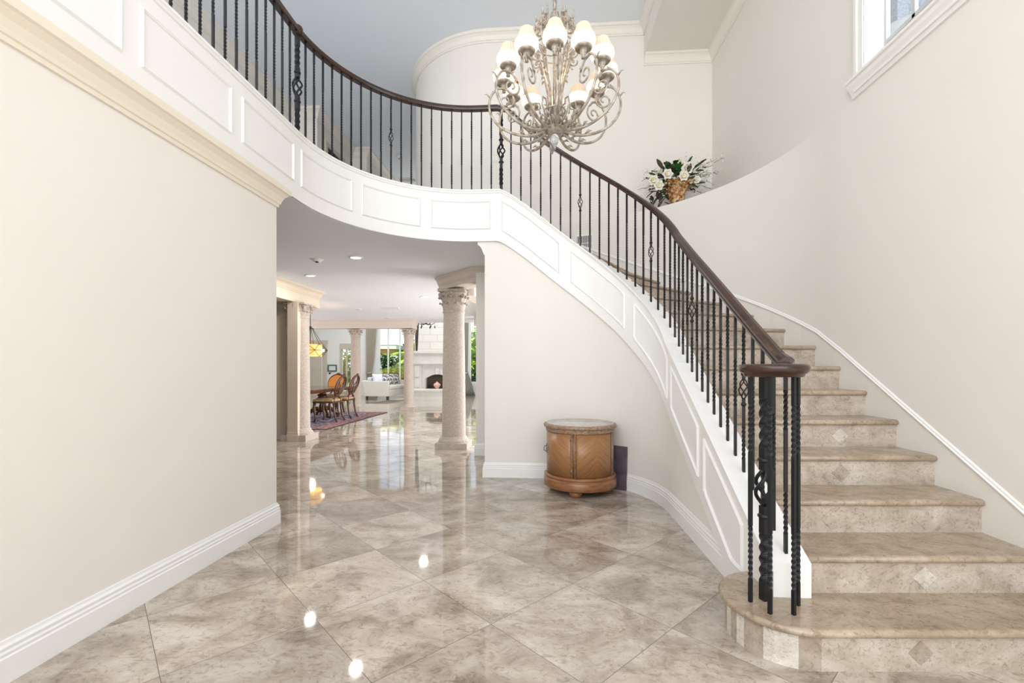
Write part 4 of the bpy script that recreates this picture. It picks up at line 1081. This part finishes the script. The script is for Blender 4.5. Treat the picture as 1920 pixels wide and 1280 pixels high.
for z in (.24, .53):
    b = MB(); a = dg(-112.3); b.tube([((r0+.006)*math.cos(a), (r0+.006)*math.sin(a), z-.018), ((r0+.006)*math.cos(a), (r0+.006)*math.sin(a), z+.018)], .006, 6); obj('hinge', b, M['pewter'], cb)
b = MB(); b.lathe([(.001, .578), (.334, .578), (.338, .586), (.334, .593), (.340, .600), (.337, .606), (.346, .612), (.001, .613)], seg=64); obj('frieze', b, M['cabtrim'], cb)
b = MB(); b.lathe([(.001, .612), (.347, .613), (.358, .622), (.360, .634), (.355, .645), (.335, .650), (.001, .650)], seg=64); obj('top_rim', b, M['cabtrim'], cb)
b = MB(); b.lathe([(.001, .649), (.330, .6495), (.330, .653), (.001, .6535)], seg=64); obj('marble_top', b, M['cabtop'], cb)
for k in range(4):
    a = dg(-107+k*90); b = MB(); b.lathe([(.001, 0), (.048, 0), (.060, .016), (.062, .032), (.052, .050), (.04, .06)], (.25*math.cos(a), .25*math.sin(a), 0), 20); obj('foot', b, M['cabwood'], cb)
b = MB(); t = thing('stone_slab', 'dark plum stone slab leaning on the wall right of the drum cabinet', 'slab', (*R(1.062, 4.545), 0), PHI-math.radians(38))
b.box((-.085, -.008, .002), (.085, .010, .43), 0, Matrix.Rotation(math.radians(-3.5), 4, 'X')); obj('slab_body', b, M['slate'], t, bevel=.003)

# ------------------------------------------------------------------ chandelier
ch = thing('chandelier', 'large silver-gilt scrolled chandelier with twelve glowing pleated shades over the foyer', 'chandelier', (*R(.31, 3.3), 5.93))
cz = -5.93
b = MB(); b.lathe([(.001, -.05), (.04, -.045), (.07, -.01), (.075, 0)], seg=24); obj('ceiling_canopy', b, M['chand'], ch)
b = MB(); z = -.05; k = 0
while z > 3.93+cz:
    pts_ = []
    for i in range(11):
        a = 2*PI*i/10; q = Vector((.011*math.cos(a), 0, .02*math.sin(a)))
        if k % 2: q = Vector((0, q.x, q.z))
        pts_.append((q.x, q.y, z-.02+q.z))
    b.tube(pts_, .0032, 5, cap=False); z -= .032; k += 1
obj('chain', b, M['chand'], ch)
b = MB(); b.tube([(0, 0, 3.94+cz), (0, 0, 2.95+cz)], .014, 10); b.lathe([(.014, 3.80), (.03, 3.78), (.035, 3.74), (.02, 3.70), (.03, 3.64), (.014, 3.60)], (0, 0, cz), 14)
b.lathe([(.001, 2.90), (.05, 2.905), (.075, 2.93), (.07, 2.945), (.03, 2.97), (.03, 3.0), (.014, 3.06)], (0, 0, cz), 24); obj('hub', b, M['chand'], ch)
b = MB(); b.lathe([(.001, 2.80), (.008, 2.805), (.010, 2.82), (.018, 2.83), (.030, 2.855), (.032, 2.875), (.024, 2.895), (.012, 2.905)], (0, 0, cz), 16); obj('crystal_finial', b, M['crystal'], ch)
def pol(r_, z_, a): return (r_*math.cos(a), r_*math.sin(a), z_+cz)
def smooth_path(ctrl, n=8):
    out = []
    P_ = [ctrl[0]]+ctrl+[ctrl[-1]]
    for i in range(1, len(P_)-2):
        p0, p1, p2, p3 = [Vector(v) for v in P_[i-1:i+3]]
        for k in range(n):
            t = k/n; out.append(.5*((2*p1)+(p2-p0)*t+(2*p0-5*p1+4*p2-p3)*t*t+(-p0+3*p1-3*p2+p3)*t**3))
    out.append(Vector(ctrl[-1])); return out
def spiral(cr, cz_, r0_, r1_, a0, turns, n=20, sgn=1):
    return [(cr+(r0_+(r1_-r0_)*i/n)*math.cos(a0+sgn*2*PI*turns*i/n), cz_+(r0_+(r1_-r0_)*i/n)*math.sin(a0+sgn*2*PI*turns*i/n)) for i in range(n+1)]
# one arm in (radius, height), instanced twelve times as separate parts
armc = smooth_path([(.03, 2.955, 0), (.10, 2.915, 0), (.20, 2.895, 0), (.32, 2.92, 0), (.42, 2.985, 0), (.472, 3.08, 0), (.468, 3.17, 0), (.42, 3.235, 0), (.355, 3.235, 0), (.31, 3.19, 0)], 5)
sp_ = spiral(.355, 3.145, .064, .012, math.radians(135), 1.35, 24, 1)
armp = [(p_[0], 0, p_[1]+cz) for p_ in armc] + [(r_, 0, z_+cz) for r_, z_ in sp_]
ab = MB(); n_ = len(armp); ab.tube(armp, [.0108-.0055*i/n_ for i in range(n_)], 7)
# thorn-like leaves on the arms
for i in range(3, n_-24, 4):
    p_ = Vector(armp[i]); q_ = Vector(armp[i+1]); tdir = (q_-p_).normalized(); sd = 1 if (i//4) % 2 else -1
    e_ = p_+tdir*.028+Vector((0, sd*.012, .010*(1 if i % 8 else -1)))
    ab.tube([p_, p_.lerp(e_, .6), e_], [.0075, .006, .001], 5)
for (r_, z_) in ((.10, 2.93), (.15, 2.915), (.22, 2.905)):
    for sd in (-1, 1): ab.tube([(r_, 0, z_+cz), (r_+.02, sd*.018, z_+.014+cz), (r_+.045, sd*.026, z_+.010+cz)], [.007, .009, .001], 5)
ab.tube([(.468, 0, 3.17+cz), (.49, 0, 3.20+cz), (.51, 0, 3.20+cz)], [.006, .005, .001], 5)
arm_me = ab.mesh('arm', M['chand'])
cup = MB(); cup.lathe([(.001, 3.2250), (.014, 3.2273), (.012, 3.2440), (.020, 3.2531), (.013, 3.2607), (.022, 3.2683), (.024, 3.29), (.046, 3.2820), (.056, 3.2911), (.058, 3.2972), (.050, 3.2957), (.001, 3.2911)], (0, 0, cz), 24); cup_me = cup.mesh('cup', M['chand'])
NPL = 20
sh = MB(); sh.lathe([(.045, 3.2957), (.066, 3.3086), (.080, 3.3276), (.081, 3.3466), (.076, 3.3618)], (0, 0, cz), 36); low_me = sh.mesh('glass_bowl', M['shade_low'])
sh = MB(); sh.lathe([(.0775, 3.3580), (.0665, 3.3770), (.056, 3.3998), (.047, 3.4226), (.040, 3.4431)], (0, 0, cz), NPL*4, flute=.06, nfl=NPL); top_me = sh.mesh('pleated_shade', M['shade_top'])
bl = MB(); bl.ball((0, 0, 3.335+cz), .016, 8, 6, sc=(1, 1, 1.6)); bulb_me = bl.mesh('bulb', M['bulb'])
for k in range(12):
    a = math.radians(-95.3+30*k)+PHI
    o = bpy.data.objects.new('arm', arm_me); COL.objects.link(o); o.parent = ch; o.rotation_euler = (0, 0, a+math.radians(4))
    zoff = 0
    for nm, me in (('candle_cup', cup_me), ('lamp_shade', low_me)):
        q = bpy.data.objects.new(nm, me); COL.objects.link(q); q.parent = ch; q.location = (.37*math.cos(a), .37*math.sin(a), zoff); last = q
    for nm, me in (('pleated_cover', top_me), ('bulb', bulb_me)):
        q = bpy.data.objects.new(nm, me); COL.objects.link(q); q.parent = last
# upright stems and their crown of scrolls
stemc = smooth_path([(.035, 2.95, 0), (.060, 3.02, 0), (.052, 3.14, 0), (.058, 3.26, 0), (.095, 3.42, 0), (.135, 3.55, 0), (.155, 3.66, 0), (.140, 3.76, 0), (.10, 3.80, 0)], 5)
sp2 = spiral(.112, 3.755, .045, .010, math.radians(95), 1.2, 18, 1)
sb = MB(); pth = [(p_[0], 0, p_[1]+cz) for p_ in stemc]+[(r_, 0, z_+cz) for r_, z_ in sp2]
sb.tube(pth, .0075, 6)
lowsp = spiral(.135, 3.50, .04, .008, math.radians(20), -1.2, 16, 1); sb.tube([(r_, .004, z_+cz) for r_, z_ in lowsp], .006, 6)
for (r_, z_, dr_, dz_) in ((.155, 3.68, .02, .04), (.135, 3.78, .012, .06), (.09, 3.80, -.005, .085), (.11, 3.46, .03, -.03), (.08, 3.36, .02, -.04), (.05, 3.1, .03, .03), (.06, 3.02, .04, .03)):
    sb.tube([(r_, 0, z_+cz), (r_+dr_*.6, .004, z_+dz_*.6+cz), (r_+dr_, -.004, z_+dz_+cz)], [.009, .007, .001], 5)
# short upturned leaf tendrils by the hub
sb.tube([(.05, 0, 2.96+cz), (.12, .01, 2.99+cz), (.16, .012, 3.06+cz), (.15, .012, 3.12+cz), (.115, .01, 3.12+cz), (.11, .01, 3.08+cz)], .006, 6)
sb.v = [(x, y, z if z < 3.0+cz else 3.0+cz+(z-3.0-cz)*.90) for x, y, z in sb.v]
stem_me = sb.mesh('stem', M['chand'])
for k in range(10):
    o = bpy.data.objects.new('stem', stem_me); COL.objects.link(o); o.parent = ch; o.rotation_euler = (0, 0, math.radians(15+36*k))
for (r_, z_) in ((.150, 3.575), (.148, 3.63), (.150, 3.52), (.075, 3.07)):
    b = MB(); b.tube([pol(r_, z_, 2*PI*i/32) for i in range(33)], .005, 6, cap=False); obj('ring_band', b, M['chand'], ch)
p = R(.31, 3.3); light('POINT', 'chandelier_bulbs', (p[0], p[1], 3.36), 3, (1, .82, .60), size=.12)

# ------------------------------------------------------------------ vase and flowers on the ledge
vx, vy = R(2.09, 5.77)
vs_ = thing('vase', 'gilded mosaic vase with flared rim on the wall ledge above the stairs', 'vase', (vx, vy, ZLEDGE))
b = MB()
b.lathe([(.001, 0), (.095, 0), (.10, .02), (.085, .05), (.088, .12), (.095, .20), (.11, .25), (.15, .29), (.20, .315), (.222, .325), (.215, .335), (.15, .315), (.09, .25), (.07, .1)], seg=48, flute=.06, nfl=8); obj('vase_body', b, M['vase'], vs_)
b = MB(); b.box((-.12, -.12, 0), (.12, .12, .012)); obj('foot', b, M['vase'], vs_)
fl = thing('flower_arrangement', 'white magnolia and twig flower arrangement standing in the gilded vase', 'flowers', (vx, vy, ZLEDGE+.26))
rnd = random.Random(3)
def leaf_geo(b, base, d, ln, wd, up_=Vector((0, 0, 1)), mi=0):
    d = d.normalized(); s_ = d.cross(up_); s_ = s_.normalized() if s_.length > .01 else Vector((1, 0, 0)); n_v = s_.cross(d)
    rows = []
    for i in range(6):
        t = i/5; wv = wd*math.sin(PI*min(.98, t*.93+.04))**.8; c_ = base+d*ln*t+n_v*(-.12*ln*t*t); rows.append((c_-s_*wv+n_v*wd*.3, c_, c_+s_*wv+n_v*wd*.3))
    vs = [v for r_ in rows for v in r_]
    b.add(vs, [(3*i+k, 3*i+k+1, 3*i+3+k+1, 3*i+3+k) for i in range(5) for k in range(2)], mi, True)
b = MB(); b2 = MB()
for i in range(120):
    a = rnd.uniform(0, 2*PI); el = rnd.uniform(-.5, 1.1); rr_ = rnd.uniform(.05, .26)
    base = Vector((rr_*math.cos(a)*1.1-.02, rr_*math.sin(a)*.8, .10+rnd.uniform(-.08, .16)))
    dd = Vector((math.cos(a)*math.cos(el), math.sin(a)*math.cos(el), math.sin(el)))
    leaf_geo(b if i % 2 else b2, base, dd, rnd.uniform(.09, .15), rnd.uniform(.022, .036))
for i in range(16):
    base = Vector((-.22+rnd.uniform(-.12, .08), rnd.uniform(-.1, .1), rnd.uniform(-.18, .02))); leaf_geo(b2, base, Vector((rnd.uniform(-1, .2), rnd.uniform(-.5, .5), rnd.uniform(-1, -.1))), .12, .03)
obj('green_leaves', b, M['leaf'], fl); obj('brown_leaves', b2, M['leaf_brown'], fl)
# twisting branches: start, end in local coordinates
b = MB(); bud = MB()
camr = Vector((CP, SP, 0)); 
ends = [(.62, .42, .0), (.60, .26, .05), (.45, .35, -.1), (.52, .10, .1), (.44, -.02, -.05), (.20, .45, .05), (.15, .34, 0), (-.10, .25, .05), (-.28, .23, 0), (-.42, .20, -.05), (-.48, .02, .05), (-.40, -.04, 0), (.38, .24, .1), (.30, .30, -.1), (-.35, -.14, -.05), (.33, .16, -.12), (-.22, .27, .1), (.50, .20, -.05), (-.46, .12, 0), (.40, -.06, .1)]
for (ex, ez, ey) in ends:
    e_ = camr*ex+Vector((0, ey, ez)); st = camr*(ex*.18)+Vector((0, 0, .02)); pts_ = [st]
    for i in range(1, 9):
        t = i/8; q = st.lerp(e_, t)+Vector((rnd.uniform(-.02, .02), rnd.uniform(-.02, .02), .06*math.sin(PI*t)+rnd.uniform(-.02, .02))); pts_.append(q)
    b.tube(pts_, [.0055-.0042*i/8 for i in range(9)], 5)
    for j in (4, 6, 7):
        q = pts_[j]; b.tube([q, q+Vector((rnd.uniform(-.05, .06), rnd.uniform(-.03, .03), rnd.uniform(-.02, .06)))], [.003, .001], 4)
    for j in range(26):
        q = pts_[rnd.randint(3, 8)]+Vector((rnd.gauss(0, .032), rnd.gauss(0, .03), rnd.gauss(0, .028))); bud.ball(q, rnd.uniform(.006, .011), 5, 4)
for j in range(150):
    a = rnd.uniform(0, 2*PI); q = Vector((.25*math.cos(a), .16*math.sin(a), rnd.uniform(.03, .12))); bud.ball(q, rnd.uniform(.008, .015), 5, 4)
obj('twigs', b, M['twig'], fl); tag(obj('filler_blossom', bud, M['bud'], fl), kind='stuff')
def blossom(c_, dirv, s_):
    b = MB(); dirv = dirv.normalized(); q = dirv.to_track_quat('Z', 'Y').to_matrix()
    for layer, (n_p, sp_a, ln) in enumerate(((6, 1.15, 1.0), (5, .6, .75))):
        for i in range(n_p):
            a = 2*PI*i/n_p+layer*.5; dd = q @ Vector((math.cos(a)*math.sin(sp_a), math.sin(a)*math.sin(sp_a), math.cos(sp_a))); leaf_geo(b, c_, dd, s_*ln, s_*.42, up_=q @ Vector((0, 0, 1)))
    bo = obj('blossom', b, M['petal'], fl); b = MB(); b.ball(c_+dirv*s_*.15, s_*.16, 8, 6); obj('flower_centre', b, M['pollen'], bo)
for (x_, z_, y_, s_) in [(.07, .20, -.20, .085), (-.17, .13, -.17, .075), (.02, .09, -.22, .07), (-.33, .08, -.12, .075), (-.27, .0, -.16, .07), (.01, .33, -.05, .07), (.17, .19, -.08, .06), (-.24, .20, -.02, .05), (.20, .08, -.14, .055)]:
    blossom(camr*x_+Vector((0, y_, z_)), Vector((rnd.uniform(-.3, .3), -1, -.1+rnd.uniform(-.2, .3))), s_)

# ------------------------------------------------------------------ garden beyond the windows
def cloud(name, label, x, d, z0, w_, h, m, n, ls, par=None):
    t = thing(name, label, 'tree' if 'tree' in name else 'shrub', (*R(x, d), 0))
    b = MB(); rn = random.Random(int(x*100+d*7))
    for i in range(n):
        while True:
            u_ = Vector((rn.uniform(-1, 1), rn.uniform(-1, 1), rn.uniform(-1, 1)))
            if u_.length <= 1: break
        u_ = u_*(.75+.25*rn.random()); q = Vector((u_.x*w_, u_.y*w_*.8, z0+h*(u_.z+1)/2)); dd = Vector((rn.uniform(-1, 1), rn.uniform(-1, 1), rn.uniform(-.6, 1)))
        leaf_geo(b, q, dd, ls*rn.uniform(.7, 1.4), ls*.42)
    obj('foliage', b, m, t); b = MB(); b.tube([(0, 0, -.05), (.05, .03, z0+h*.4)], [.07, .04], 8); obj('trunk', b, M['twig'], t)
    return t
def palm(label, x, d, h, nf, ln, m):
    t = thing('palm', label, 'palm', (*R(x, d), 0)); b = MB(); rn = random.Random(int(abs(x)*31+d)); tr = MB(); tr.tube([(0, 0, -.05), (.03, 0, h)], [.10, .08], 8); obj('trunk', tr, M['twig'], t)
    for k in range(nf):
        a = 2*PI*k/nf+rn.uniform(-.2, .2); el = rn.uniform(.1, 1.2)
        sp_l = [Vector((0, 0, h))]
        for i in range(1, 9):
            tt = i/8; sp_l.append(Vector((math.cos(a)*ln*tt*math.cos(el*(1-.6*tt)), math.sin(a)*ln*tt*math.cos(el*(1-.6*tt)), h+ln*(math.sin(el)*tt-.75*tt*tt))))
        b.tube(sp_l, .012, 4)
        for i in range(1, 9):
            for sd in (-1, 1):
                for e in (0, .5):
                    base = sp_l[i-1].lerp(sp_l[i], e); tdir = (sp_l[i]-sp_l[i-1]).normalized(); side_ = tdir.cross(Vector((0, 0, 1))).normalized()*sd
                    leaf_geo(b, base, side_+tdir*.7+Vector((0, 0, -.25)), ln*.33*(1-.5*i/8), .028)
    obj('fronds', b, m, t); return t
palm('bright yellow-green palm seen low in the left garden window panes', -5.9, 23.5, 1.0, 18, 1.3, M['garden_yellow'])
palm('bright green palm behind the middle pane of the garden window', -5.4, 25.0, 1.7, 18, 1.4, M['garden_green'])
palm('yellow palm at the right pane of the garden window', -4.75, 23.0, .9, 16, 1.1, M['garden_yellow'])
palm('tall green palm outside the narrow window right of the big column', -1.75, 23.5, 1.9, 18, 1.3, M['garden_green'])
cloud('tree', 'tall dark green tree in the middle garden window pane', -6.9, 30.5, .8, .9, 2.1, M['garden_dark'], 1300, .24)
cloud('tree', 'broad green tree at the right pane of the garden window', -5.9, 29, .6, 1.2, 2.4, M['garden_green'], 1300, .24)
cloud('tree', 'green tree filling the narrow right-hand window', -1.9, 27, .2, 1.5, 3.6, M['garden_green'], 1700, .24)
cloud('shrub', 'dark green shrub under the pavilion roof in the left pane', -7.2, 26, .6, .8, 1.5, M['garden_dark'], 700, .16)
cloud('shrub', 'yellow-green shrub low behind the sofa outside the window', -5.6, 22.3, .0, 1.3, 1.25, M['garden_yellow'], 1300, .14)
cloud('shrub', 'green shrub low outside the window right of the big column', -1.6, 22.4, .0, .9, 1.3, M['garden_dark'], 700, .14)
cloud('shrub', 'yellow shrub outside the glazed door in the far wall', -8.2, 23.0, .0, 1.2, 2.2, M['garden_yellow'], 900, .16)
t = thing('pavilion', 'garden pavilion with white roof fascia and tan soffit at the left window pane', 'building', (*R(-8.0, 28.5), 0), PHI)
b = MB(); b.box((-1.6, -1, 2.38), (1.0, 1.2, 2.62)); b.add([(-1.6, -1.05, 2.62), (1.05, -1.05, 2.62), (1.05, 1.2, 2.62), (-1.6, 1.2, 2.62), (-1.6, .2, 3.05), (.2, .2, 3.05)], [(0, 1, 5, 4), (1, 2, 5), (2, 3, 4, 5)]); obj('roof', b, M['roofwhite'], t)
b = MB(); b.box((-1.6, -.8, 2.05), (.75, 1.0, 2.38)); obj('soffit_beam', b, M['rooftan'], t)
for x_ in (.55, -1.2):
    b = MB(); b.box((x_-.1, -.75, -.05), (x_+.1, -.55, 2.1)); obj('post', b, M['roofwhite'], t)
